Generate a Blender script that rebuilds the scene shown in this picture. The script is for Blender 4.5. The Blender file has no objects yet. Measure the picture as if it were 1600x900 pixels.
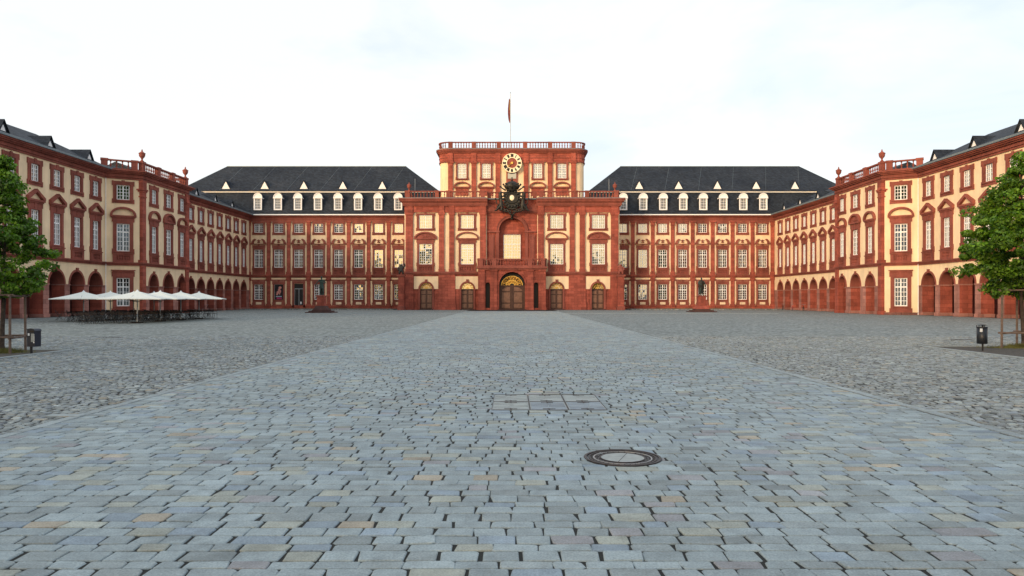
import bpy, math, random
import numpy as np
from mathutils import Vector, Matrix, Euler
random.seed(7)
rng = np.random.default_rng(11)
S = bpy.context.scene
COL = S.collection
R = math.radians
PI = math.pi
# ------------------------------------------------------------------ scale
U = 0.115            # metres for one unit of the elevation drawings
F = 1150.0
D = F * U            # distance of the main range
CAMZ = 1.88
HOR = 467.0
# ------------------------------------------------------------------ camera
cam = bpy.data.cameras.new('camera')
camo = bpy.data.objects.new('camera', cam)
COL.objects.link(camo)
camo.location = (0, 0, CAMZ)
camo.rotation_euler = (R(90), 0, 0)
cam.sensor_width = 36
cam.lens = 36 * F / 1600
cam.shift_y = (HOR - 450) / 1600
cam.clip_end = 3000
S.camera = camo
# ------------------------------------------------------------------ light
SUN_EL, SUN_AZ = 14.0, 40.0     # azimuth: degrees to the left of straight behind the camera
sdir = Vector((-math.sin(R(SUN_AZ)) * math.cos(R(SUN_EL)), -math.cos(R(SUN_AZ)) * math.cos(R(SUN_EL)), math.sin(R(SUN_EL))))
w = bpy.data.worlds.new('World'); S.world = w; w.use_nodes = True
nt = w.node_tree; nt.nodes.clear()
def nn(t, ty, **kw):
    n = t.nodes.new(ty)
    for k, v in kw.items():
        if k in n.inputs: n.inputs[k].default_value = v
        else: setattr(n, k, v)
    return n
def mth(t, op, a, b=None, c=None, clamp=False):
    n = t.nodes.new('ShaderNodeMath'); n.operation = op; n.use_clamp = clamp
    for i, v in enumerate((a, b, c)):
        if v is None: continue
        if isinstance(v, (int, float)): n.inputs[i].default_value = v
        else: t.links.new(v, n.inputs[i])
    return n.outputs[0]
def mix(t, fac, a, b, mode='MIX'):
    n = t.nodes.new('ShaderNodeMix'); n.data_type = 'RGBA'; n.blend_type = mode
    for sock, v in ((n.inputs[0], fac), (n.inputs[6], a), (n.inputs[7], b)):
        if isinstance(v, (int, float)): sock.default_value = v
        elif isinstance(v, tuple): sock.default_value = (*v[:3], 1)
        else: t.links.new(v, sock)
    return n.outputs[2]
def ramp(t, fac, pts):
    n = t.nodes.new('ShaderNodeValToRGB'); cr = n.color_ramp
    while len(cr.elements) < len(pts): cr.elements.new(.5)
    for e, (p, c) in zip(cr.elements, pts):
        e.position = p; e.color = (*c, 1) if isinstance(c, tuple) else (c, c, c, 1)
    t.links.new(fac, n.inputs[0])
    return n.outputs[0]
sky = nn(nt, 'ShaderNodeTexSky', sky_type='NISHITA', sun_disc=False, sun_elevation=R(SUN_EL), sun_rotation=R(180 + SUN_AZ))
sky.air_density = 1.3; sky.dust_density = 3.0
tc = nn(nt, 'ShaderNodeTexCoord')
mp = nn(nt, 'ShaderNodeMapping'); mp.inputs['Scale'].default_value = (1, 1, 2.6)
nt.links.new(tc.outputs['Generated'], mp.inputs[0])
ns = nn(nt, 'ShaderNodeTexNoise', Scale=3.2, Detail=7.0, Roughness=.55, Distortion=.4)
nt.links.new(mp.outputs[0], ns.inputs['Vector'])
sx = nn(nt, 'ShaderNodeSeparateXYZ'); nt.links.new(tc.outputs['Generated'], sx.inputs[0])
# thinner cloud (pale blue) towards the upper right, milky everywhere else
bias = mth(nt, 'MULTIPLY_ADD', sx.outputs[0], .16, mth(nt, 'MULTIPLY', sx.outputs[2], .22))
cl = ramp(nt, mth(nt, 'ADD', ns.outputs[0], bias), [(.56, 1.0), (.82, 0.0)])
cloud = mix(nt, cl, (5.6, 6.3, 7.2), (7.25, 7.4, 7.5))
skyc = mix(nt, 1.0, cloud, mix(nt, 1.0, sky.outputs[0], (.28, .28, .28), 'MULTIPLY'), 'ADD')
# evening light warming the cloud near the low sun
dp = nn(nt, 'ShaderNodeVectorMath', operation='DOT_PRODUCT'); nt.links.new(tc.outputs['Generated'], dp.inputs[0])
dp.inputs[1].default_value = Vector((sdir.x, sdir.y, 0)).normalized()
glow = mth(nt, 'POWER', mth(nt, 'MAXIMUM', dp.outputs['Value'], 0.0), 2.0)
lowz = ramp(nt, sx.outputs[2], [(0.0, 1.0), (.30, 0.0)])
warm = mix(nt, mth(nt, 'MULTIPLY', glow, lowz), (1, 1, 1), (4.7, 3.0, .85))
skyc = mix(nt, 1.0, skyc, warm, 'MULTIPLY')
bg = nn(nt, 'ShaderNodeBackground', Strength=.1)
nt.links.new(skyc, bg.inputs[0])
wo = nn(nt, 'ShaderNodeOutputWorld'); nt.links.new(bg.outputs[0], wo.inputs[0])
sl = bpy.data.lights.new('sun', 'SUN'); sl.energy = 1.9; sl.angle = R(12); sl.color = (1, .78, .55)
so = bpy.data.objects.new('sun', sl); COL.objects.link(so)
so.rotation_euler = (-sdir).to_track_quat('-Z', 'Y').to_euler(); so.location = (0, -40, 60)
S.view_settings.view_transform = 'Standard'; S.view_settings.look = 'None'
S.view_settings.exposure = 0.36; S.view_settings.gamma = 1

# ------------------------------------------------------------------ materials
M = {}
def newmat(name):
    m = bpy.data.materials.new(name); m.use_nodes = True; t = m.node_tree; t.nodes.clear()
    b = t.nodes.new('ShaderNodeBsdfPrincipled'); o = t.nodes.new('ShaderNodeOutputMaterial')
    t.links.new(b.outputs[0], o.inputs[0]); M[name] = m
    return t, b
def bump(t, b, h, dist=.01, st=.6):
    n = nn(t, 'ShaderNodeBump', Strength=st, Distance=dist); t.links.new(h, n.inputs['Height']); t.links.new(n.outputs[0], b.inputs['Normal'])
def coords(t, kind='Object', scale=(1, 1, 1)):
    c = nn(t, 'ShaderNodeTexCoord'); m_ = nn(t, 'ShaderNodeMapping'); m_.inputs['Scale'].default_value = scale
    t.links.new(c.outputs[kind], m_.inputs[0]); return m_.outputs[0]
def noise(t, v, sc, det=4, rough=.55):
    n = nn(t, 'ShaderNodeTexNoise', Scale=sc, Detail=float(det), Roughness=rough); t.links.new(v, n.inputs['Vector']); return n.outputs[0]
def worldpos(t):
    g = nn(t, 'ShaderNodeNewGeometry'); return g.outputs['Position']
def simple(name, c, rough=.7, metal=0, var=.12, sc=6, bd=0, spec=.4):
    t, b = newmat(name)
    v = worldpos(t)
    n = noise(t, v, sc)
    a = tuple(x * (1 - var) for x in c); d = tuple(min(1, x * (1 + var)) for x in c)
    t.links.new(ramp(t, n, [(.3, a), (.7, d)]), b.inputs['Base Color'])
    b.inputs['Roughness'].default_value = rough; b.inputs['Metallic'].default_value = metal
    b.inputs['Specular IOR Level'].default_value = spec
    if bd: bump(t, b, noise(t, v, sc * 6), bd)
    return t, b
def stone(name, c, block=True, mort=.62):
    t, b = newmat(name)
    v = worldpos(t)
    big = noise(t, v, .35, 5, .6); fine = noise(t, v, 5.0, 5, .65)
    col = ramp(t, big, [(.3, tuple(x * .70 for x in c)), (.5, c), (.72, tuple(min(1, x * 1.25) for x in c))])
    col = mix(t, .35, col, ramp(t, fine, [(.3, .62), (.7, 1.3)]), 'MULTIPLY')
    h = fine
    if block:
        sp = nn(t, 'ShaderNodeSeparateXYZ'); t.links.new(v, sp.inputs[0])
        cb = nn(t, 'ShaderNodeCombineXYZ')
        t.links.new(mth(t, 'ADD', sp.outputs[0], sp.outputs[1]), cb.inputs[0]); t.links.new(sp.outputs[2], cb.inputs[1])
        br = nn(t, 'ShaderNodeTexBrick', Scale=1.0); t.links.new(cb.outputs[0], br.inputs['Vector'])
        br.inputs['Color1'].default_value = (.66, .64, .64, 1); br.inputs['Color2'].default_value = (1.22, 1.22, 1.2, 1)
        br.inputs['Mortar'].default_value = (mort, mort * .95, mort * .95, 1)
        br.inputs['Mortar Size'].default_value = .022; br.inputs['Mortar Smooth'].default_value = .3
        br.inputs['Brick Width'].default_value = 1.05; br.inputs['Row Height'].default_value = .46
        col = mix(t, .75, col, br.outputs[0], 'MULTIPLY')
        h = mth(t, 'SUBTRACT', fine, mth(t, 'MULTIPLY', br.outputs['Fac'], 1.5))
    # rain streaks
    st = noise(t, coordsv(t, v, (1.6, 1.6, .12)), 1.0, 4)
    col = mix(t, .5, col, ramp(t, st, [(.35, .62), (.6, 1.08)]), 'MULTIPLY')
    t.links.new(col, b.inputs['Base Color']); b.inputs['Roughness'].default_value = .85
    b.inputs['Specular IOR Level'].default_value = .25
    bump(t, b, h, .02)
def coordsv(t, v, sc):
    m_ = nn(t, 'ShaderNodeMapping'); m_.inputs['Scale'].default_value = sc; t.links.new(v, m_.inputs[0]); return m_.outputs[0]
stone('red_stone', (.345, .088, .060))
stone('red_trim', (.255, .076, .056), block=False)
stone('pier_stone', (.36, .170, .140))
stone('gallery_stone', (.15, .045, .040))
stone('dark_stone', (.075, .040, .036), block=False)
def plaster(name, c):
    t, b = newmat(name); v = worldpos(t)
    n = noise(t, v, .5, 6, .6); st = noise(t, coordsv(t, v, (1.2, 1.2, .15)), 1.2, 5)
    col = ramp(t, n, [(.3, tuple(x * .86 for x in c)), (.6, c), (.8, tuple(min(1, x * 1.06) for x in c))])
    col = mix(t, .5, col, ramp(t, st, [(.3, .74), (.6, 1.03)]), 'MULTIPLY')
    t.links.new(col, b.inputs['Base Color']); b.inputs['Roughness'].default_value = .9
    b.inputs['Specular IOR Level'].default_value = .2
    bump(t, b, noise(t, v, 25, 3), .004)
plaster('cream', (.87, .67, .44))
plaster('pale_plaster', (.82, .62, .42))
def slate():
    t, b = newmat('slate'); v = worldpos(t)
    sp = nn(t, 'ShaderNodeSeparateXYZ'); t.links.new(v, sp.inputs[0]); cb = nn(t, 'ShaderNodeCombineXYZ')
    t.links.new(mth(t, 'ADD', sp.outputs[0], sp.outputs[1]), cb.inputs[0]); t.links.new(sp.outputs[2], cb.inputs[1])
    br = nn(t, 'ShaderNodeTexBrick', Scale=1.0); t.links.new(cb.outputs[0], br.inputs['Vector'])
    br.inputs['Color1'].default_value = (.6, .6, .6, 1); br.inputs['Color2'].default_value = (1.5, 1.5, 1.5, 1); br.inputs['Mortar'].default_value = (.35, .35, .35, 1)
    br.inputs['Mortar Size'].default_value = .012; br.inputs['Brick Width'].default_value = .36; br.inputs['Row Height'].default_value = .2
    n = noise(t, v, .25, 6, .65)
    col = ramp(t, n, [(.3, (.015, .020, .030)), (.55, (.025, .032, .043)), (.8, (.042, .048, .060))])
    t.links.new(mix(t, .8, col, br.outputs[0], 'MULTIPLY'), b.inputs['Base Color'])
    b.inputs['Roughness'].default_value = .7; b.inputs['Specular IOR Level'].default_value = .18
    bump(t, b, br.outputs[0], .02)
slate()
def glass():
    m = bpy.data.materials.new('window_glass'); m.use_nodes = True; t = m.node_tree; t.nodes.clear(); M['glass'] = m
    d = nn(t, 'ShaderNodeBsdfDiffuse'); v = worldpos(t); n = noise(t, v, .9, 3)
    t.links.new(ramp(t, n, [(.35, (.004, .006, .007)), (.65, (.018, .022, .024))]), d.inputs[0])
    g = nn(t, 'ShaderNodeBsdfGlossy', Roughness=.02); g.inputs[0].default_value = (.95, .97, 1, 1)
    lw = nn(t, 'ShaderNodeLayerWeight', Blend=.25)
    fac = mth(t, 'MULTIPLY_ADD', lw.outputs['Fresnel'], .10, .33, clamp=True)
    mx = nn(t, 'ShaderNodeMixShader'); t.links.new(fac, mx.inputs[0]); t.links.new(d.outputs[0], mx.inputs[1]); t.links.new(g.outputs[0], mx.inputs[2])
    bm = nn(t, 'ShaderNodeBump', Strength=.12, Distance=.02); t.links.new(noise(t, v, 2.2, 2), bm.inputs['Height']); t.links.new(bm.outputs[0], g.inputs['Normal'])
    o = nn(t, 'ShaderNodeOutputMaterial'); t.links.new(mx.outputs[0], o.inputs[0])
glass()
simple('white', (.84, .85, .84), .5, var=.06)
simple('pane_sky_reflection', (.86, .84, .78), .25, var=.08)  # dormer glass painted near white for the bright sky it reflects
simple('offwhite', (.82, .81, .80), .7, var=.08)
simple('grey_metal', (.33, .36, .38), .45, .3)
simple('zinc', (.16, .20, .22), .5, .2)
simple('bronze', (.026, .025, .021), .5, .3, var=.4, sc=9, bd=.01)
simple('green_bronze', (.030, .060, .052), .6, .2, var=.75, sc=3.5, bd=.01)
simple('gold', (.80, .50, .12), .35, .6, var=.2)
simple('clock_cream', (.86, .77, .55), .5, .2, var=.06)
simple('black', (.012, .012, .014), .5)
simple('door_panel', (.21, .105, .068), .5, var=.25, sc=3)
simple('door_wood', (.085, .038, .026), .55, var=.3, sc=3, bd=.004)
simple('dark_metal', (.018, .021, .027), .4, .3, var=.2)
simple('bin_blue', (.016, .024, .042), .38, .1, var=.2)
simple('steel', (.42, .42, .42), .4, .7)
simple('iron', (.038, .032, .033), .5, .5, var=.35, sc=14, bd=.004)
simple('concrete', (.31, .335, .33), .85, var=.14, sc=11, bd=.004)
simple('canvas', (.70, .73, .68), .85, var=.05)
simple('wood', (.14, .10, .08), .8, var=.35, sc=7, bd=.006)
simple('bark', (.055, .042, .033), .9, var=.4, sc=10, bd=.02)
simple('slat_wood', (.030, .024, .022), .8, spec=.1)
simple('leg_paint', (.10, .10, .10), .7, spec=.2)
simple('red_paint', (.45, .03, .03), .4)
simple('rubber', (.015, .015, .015), .8)
simple('flag_red', (.22, .035, .02), .8); simple('flag_gold', (.52, .30, .05), .8)
simple('soil', (.075, .07, .062), .95, var=.45, sc=7, bd=.02)
simple('grass', (.13, .13, .035), .9, var=.5, sc=3)
simple('pink', (.62, .26, .22), .6); simple('magenta', (.55, .04, .16), .6); simple('poster_black', (.01, .01, .016), .5); simple('skyblue', (.5, .6, .7), .6)
simple('paper', (.75, .78, .80), .6)
simple('kerb', (.28, .32, .33), .85, var=.15, sc=8, bd=.004)
def leafmat(name, c, alt):
    t, b = newmat(name); v = worldpos(t)
    at = nn(t, 'ShaderNodeAttribute', attribute_name='tint')
    col = mix(t, 1.0, ramp(t, noise(t, v, 1.4, 3), [(.3, c), (.7, alt)]), at.outputs['Color'], 'MULTIPLY')
    t.links.new(col, b.inputs['Base Color']); b.inputs['Roughness'].default_value = .45; b.inputs['Specular IOR Level'].default_value = .35
    tr = nn(t, 'ShaderNodeBsdfTranslucent'); t.links.new(mix(t, 1., col, (1.3, 1.9, .7), 'MULTIPLY'), tr.inputs[0])
    mx = nn(t, 'ShaderNodeMixShader'); mx.inputs[0].default_value = .28
    o = [n for n in t.nodes if n.type == 'OUTPUT_MATERIAL'][0]
    t.links.new(b.outputs[0], mx.inputs[1]); t.links.new(tr.outputs[0], mx.inputs[2]); t.links.new(mx.outputs[0], o.inputs[0])
leafmat('leaf', (.036, .088, .008), (.145, .265, .022))
def paver(name, var):
    t, b = newmat(name); v = worldpos(t)
    at = nn(t, 'ShaderNodeAttribute', attribute_name='tint')
    f1 = noise(t, v, 55, 4, .7); f2 = noise(t, v, 6, 4); f3 = noise(t, v, .33, 4)
    col = mix(t, .65, at.outputs['Color'], ramp(t, f1, [(.3, .55), (.7, 1.42)]), 'MULTIPLY')
    col = mix(t, var, col, ramp(t, f2, [(.3, .72), (.7, 1.22)]), 'MULTIPLY')
    col = mix(t, .45, col, ramp(t, f3, [(.3, .76), (.7, 1.14)]), 'MULTIPLY')
    col = mix(t, .5, col, ramp(t, noise(t, v, 1.7, 6, .7), [(.36, .62), (.5, 1.0)]), 'MULTIPLY')
    t.links.new(col, b.inputs['Base Color']); b.inputs['Roughness'].default_value = .68; b.inputs['Specular IOR Level'].default_value = .35
    h = mth(t, 'ADD', f1, mth(t, 'MULTIPLY', f2, 1.2))
    bump(t, b, h, .006, .7)
paver('paver', .5); paver('cobble', .6)
def joint():
    t, b = newmat('joint_sand'); v = worldpos(t)
    t.links.new(ramp(t, noise(t, v, 12, 5, .7), [(.3, (.006, .007, .007)), (.62, (.013, .015, .013)), (.85, (.040, .044, .030))]), b.inputs['Base Color'])
    b.inputs['Roughness'].default_value = .95; bump(t, b, noise(t, v, 60, 3), .008)
joint()
def farpave():
    t, b = newmat('far_cobbles'); v = worldpos(t)
    vo = nn(t, 'ShaderNodeTexVoronoi', feature='F1', Scale=6.0); t.links.new(v, vo.inputs['Vector'])
    sp = nn(t, 'ShaderNodeSeparateColor'); t.links.new(vo.outputs['Color'], sp.inputs[0])
    col = ramp(t, sp.outputs[0], [(0, (.12, .14, .142)), (.5, (.208, .240, .241)), (1, (.33, .37, .365))])
    ed = ramp(t, vo.outputs['Distance'], [(.45, 1.0), (.75, .42)])
    col = mix(t, .7, col, ed, 'MULTIPLY')
    col = mix(t, .6, col, ramp(t, noise(t, coordsv(t, v, (.16, .5, 1)), 1.0, 6, .65), [(.3, (.70, .70, .68)), (.5, (1, 1, .97)), (.72, (1.18, 1.12, .98))]), 'MULTIPLY')
    t.links.new(col, b.inputs['Base Color']); b.inputs['Roughness'].default_value = .75; b.inputs['Specular IOR Level'].default_value = .3
    bump(t, b, mth(t, 'SUBTRACT', 1.0, vo.outputs['Distance']), .03, .7)
farpave()
simple('asphalt', (.085, .09, .09), .9, var=.2, sc=5, bd=.006)

# ------------------------------------------------------------------ mesh helpers
class MB:
    def __init__(s, scale=1.0): s.v = []; s.f = []; s.m = []; s.cur = 0; s.k = scale
    def add(s, vs, fs):
        o = len(s.v); s.v += [tuple(a) for a in vs]
        for f in fs: s.f.append(tuple(i + o for i in f)); s.m.append(s.cur)
        return s
    def box(s, x0, x1, y0, y1, z0, z1):
        return s.add([(x0, y0, z0), (x1, y0, z0), (x1, y1, z0), (x0, y1, z0), (x0, y0, z1), (x1, y0, z1), (x1, y1, z1), (x0, y1, z1)],
                     [(0, 3, 2, 1), (4, 5, 6, 7), (0, 1, 5, 4), (1, 2, 6, 5), (2, 3, 7, 6), (3, 0, 4, 7)])
    def bbox(s, x0, x1, y0, y1, z0, z1, b):      # box with chamfered top edge
        s.box(x0, x1, y0, y1, z0, z1 - b)
        a = [(x0, y0), (x1, y0), (x1, y1), (x0, y1)]; c = [(x0 + b, y0 + b), (x1 - b, y0 + b), (x1 - b, y1 - b), (x0 + b, y1 - b)]
        return s.add([(p[0], p[1], z1 - b) for p in a] + [(p[0], p[1], z1) for p in c], [(4, 5, 6, 7)] + [(i, (i + 1) % 4, 4 + (i + 1) % 4, 4 + i) for i in range(4)])
    def prism(s, poly, y0, y1):                  # poly in x,z extruded in y
        n = len(poly)
        vs = [(x, y0, z) for x, z in poly] + [(x, y1, z) for x, z in poly]
        return s.add(vs, [tuple(range(n)), tuple(range(2 * n - 1, n - 1, -1))] + [(i, i + n, (i + 1) % n + n, (i + 1) % n) for i in range(n)])
    def slab(s, poly, z0, z1):                   # poly in x,y extruded in z
        n = len(poly)
        vs = [(x, y, z0) for x, y in poly] + [(x, y, z1) for x, y in poly]
        return s.add(vs, [tuple(range(n - 1, -1, -1)), tuple(range(n, 2 * n))] + [(i, (i + 1) % n, (i + 1) % n + n, i + n) for i in range(n)])
    def ring(s, cx, cz, a, b, t, y0, y1, a0=0, a1=PI, n=14, t2=None):   # elliptical arch band
        t2 = t if t2 is None else t2
        for i in range(n):
            p, q = a0 + (a1 - a0) * i / n, a0 + (a1 - a0) * (i + 1) / n
            P = [(cx + a * math.cos(p), cz + b * math.sin(p)), (cx + (a + t) * math.cos(p), cz + (b + t2) * math.sin(p)),
                 (cx + (a + t) * math.cos(q), cz + (b + t2) * math.sin(q)), (cx + a * math.cos(q), cz + b * math.sin(q))]
            vs = [(x, y0, z) for x, z in P] + [(x, y1, z) for x, z in P]
            fs = [(0, 1, 2, 3), (7, 6, 5, 4), (0, 3, 7, 4), (1, 5, 6, 2)]
            if i == 0: fs.append((0, 4, 5, 1))
            if i == n - 1: fs.append((3, 2, 6, 7))
            s.add(vs, fs)
        return s
    def tube(s, p, q, r, n=6, r2=None):
        p, q = Vector(p), Vector(q); r2 = r if r2 is None else r2
        d = (q - p).normalized(); u = d.orthogonal().normalized(); v = d.cross(u)
        vs = [p + (u * math.cos(2 * PI * i / n) + v * math.sin(2 * PI * i / n)) * r for i in range(n)] + \
             [q + (u * math.cos(2 * PI * i / n) + v * math.sin(2 * PI * i / n)) * r2 for i in range(n)]
        return s.add(vs, [(i, (i + 1) % n, (i + 1) % n + n, i + n) for i in range(n)] + [tuple(range(n - 1, -1, -1)), tuple(range(n, 2 * n))])
    def lathe(s, prof, cx=0, cy=0, z=0, n=8, sc=1, off=0):
        o = []
        for r, h in prof: o += [(cx + r * sc * math.cos(2 * PI * (i + off) / n), cy + r * sc * math.sin(2 * PI * (i + off) / n), z + h * sc) for i in range(n)]
        fs = []
        for k in range(len(prof) - 1):
            for i in range(n): fs.append((k * n + i, k * n + (i + 1) % n, (k + 1) * n + (i + 1) % n, (k + 1) * n + i))
        fs.append(tuple(range(n - 1, -1, -1))); fs.append(tuple((len(prof) - 1) * n + i for i in range(n)))
        return s.add(o, fs)
    def ell(s, c, r, n=10, m=7):
        prof = []; vs = [(c[0], c[1], c[2] - r[2])]; fs = []
        for j in range(1, m):
            t = -PI / 2 + PI * j / m
            for i in range(n):
                p = 2 * PI * i / n; vs.append((c[0] + r[0] * math.cos(t) * math.cos(p), c[1] + r[1] * math.cos(t) * math.sin(p), c[2] + r[2] * math.sin(t)))
        vs.append((c[0], c[1], c[2] + r[2]))
        for i in range(n): fs.append((0, 1 + (i + 1) % n, 1 + i)); fs.append((len(vs) - 1, 1 + (m - 2) * n + i, 1 + (m - 2) * n + (i + 1) % n))
        for j in range(m - 2):
            for i in range(n): a = 1 + j * n; fs.append((a + i, a + (i + 1) % n, a + n + (i + 1) % n, a + n + i))
        return s.add(vs, fs)
    def torus(s, c, R_, r, axis='x', n=20, m=5):
        vs = []; fs = []
        for i in range(n):
            a = 2 * PI * i / n
            for j in range(m):
                b = 2 * PI * j / m; q = R_ + r * math.cos(b); h = r * math.sin(b)
                p = (q * math.cos(a), q * math.sin(a))
                vs.append((c[0] + h, c[1] + p[0], c[2] + p[1]) if axis == 'x' else ((c[0] + p[0], c[1] + h, c[2] + p[1]) if axis == 'y' else (c[0] + p[0], c[1] + p[1], c[2] + h)))
        for i in range(n):
            for j in range(m): fs.append((i * m + j, ((i + 1) % n) * m + j, ((i + 1) % n) * m + (j + 1) % m, i * m + (j + 1) % m))
        return s.add(vs, fs)
    def mesh(s, name, mats, smooth=False):
        me = bpy.data.meshes.new(name); k = s.k
        me.from_pydata([(a * k, b * k, c * k) for a, b, c in s.v], [], s.f)
        for m in (mats if isinstance(mats, (list, tuple)) else [mats]): me.materials.append(M[m])
        if isinstance(mats, (list, tuple)) and len(mats) > 1: me.polygons.foreach_set('material_index', s.m)
        if smooth: me.polygons.foreach_set('use_smooth', [True] * len(me.polygons))
        me.update(); return me
    def build(s, name, mats, parent=None, loc=(0, 0, 0), rot=0, smooth=False):
        return link(name, s.mesh(name, mats, smooth), parent, loc, rot)
def link(name, me, parent=None, loc=(0, 0, 0), rot=0):
    o = bpy.data.objects.new(name, me); COL.objects.link(o)
    if parent is not None: o.parent = parent
    o.location = loc; o.rotation_euler = (0, 0, rot) if isinstance(rot, (int, float)) else rot
    return o
def thing(name, label, cat, loc=(0, 0, 0), rot=0, group=None):
    o = link(name, None, None, loc, rot); o.empty_display_size = .5
    return tag(o, label, cat, group)
def tag(o, label, cat, group=None):
    o['label'] = label; o['category'] = cat
    if group: o['group'] = group
    return o
def structure(o): o['kind'] = 'structure'; return o
def stuff(o): o['kind'] = 'stuff'; return o
KIDS = {}
def copy_tree(o, parent=None):
    c = o.copy(); COL.objects.link(c); c.parent = parent
    for ch in [k for k in COL.objects if k.parent == o]: copy_tree(ch, c)
    return c
def fu(): return MB(U)
def wall(mb, x0, x1, z0, z1, holes, y=0.0, depth=2.0):
    """front face with rectangular or arched openings (x0,x1,z0,z1[,rise]) and their reveals"""
    xs = sorted({x0, x1} | {h[0] for h in holes} | {h[1] for h in holes}); zs = sorted({z0, z1} | {h[2] for h in holes} | {h[3] for h in holes})
    for i in range(len(xs) - 1):
        for j in range(len(zs) - 1):
            cx, cz = (xs[i] + xs[i + 1]) / 2, (zs[j] + zs[j + 1]) / 2
            if any(h[0] < cx < h[1] and h[2] < cz < h[3] for h in holes): continue
            mb.add([(xs[i], y, zs[j]), (xs[i + 1], y, zs[j]), (xs[i + 1], y, zs[j + 1]), (xs[i], y, zs[j + 1])], [(0, 1, 2, 3)])
    for h in holes:
        a, b, c, d = h[:4]; rise = h[4] if len(h) > 4 else 0
        sp = d - rise
        path = [(a, c), (a, sp)]
        if rise:
            n = 14; arc = [((a + b) / 2 - (b - a) / 2 * math.cos(PI * i / n), sp + rise * math.sin(PI * i / n)) for i in range(n + 1)]
            for i in range(n):
                (p, q), (r, t) = arc[i], arc[i + 1]
                mb.add([(p, y, q), (r, y, t), (r, y, d), (p, y, d)], [(0, 1, 2, 3)])
            path = [(a, c)] + arc + [(b, c)]
        else: path = [(a, c), (a, d), (b, d), (b, c)]
        closed = c > z0 + 1e-6
        for i in range(len(path) - (0 if closed else 1)):
            p, q = path[i], path[(i + 1) % len(path)]
            mb.add([(p[0], y, p[1]), (q[0], y, q[1]), (q[0], y + depth, q[1]), (p[0], y + depth, p[1])], [(0, 1, 2, 3)])
    return mb
BAL = [(.75, 0), (.75, .1), (.45, .14), (.36, .2), (.85, .42), (.7, .52), (.33, .78), (.5, .84), (.7, .9), (.7, 1)]
def balusters(mb, pts, h, w, n=6):
    for (x, y, z) in pts: mb.lathe([(r * w / 2 / .85, q * h) for r, q in BAL], x, y, z, n)
    return mb

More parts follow.
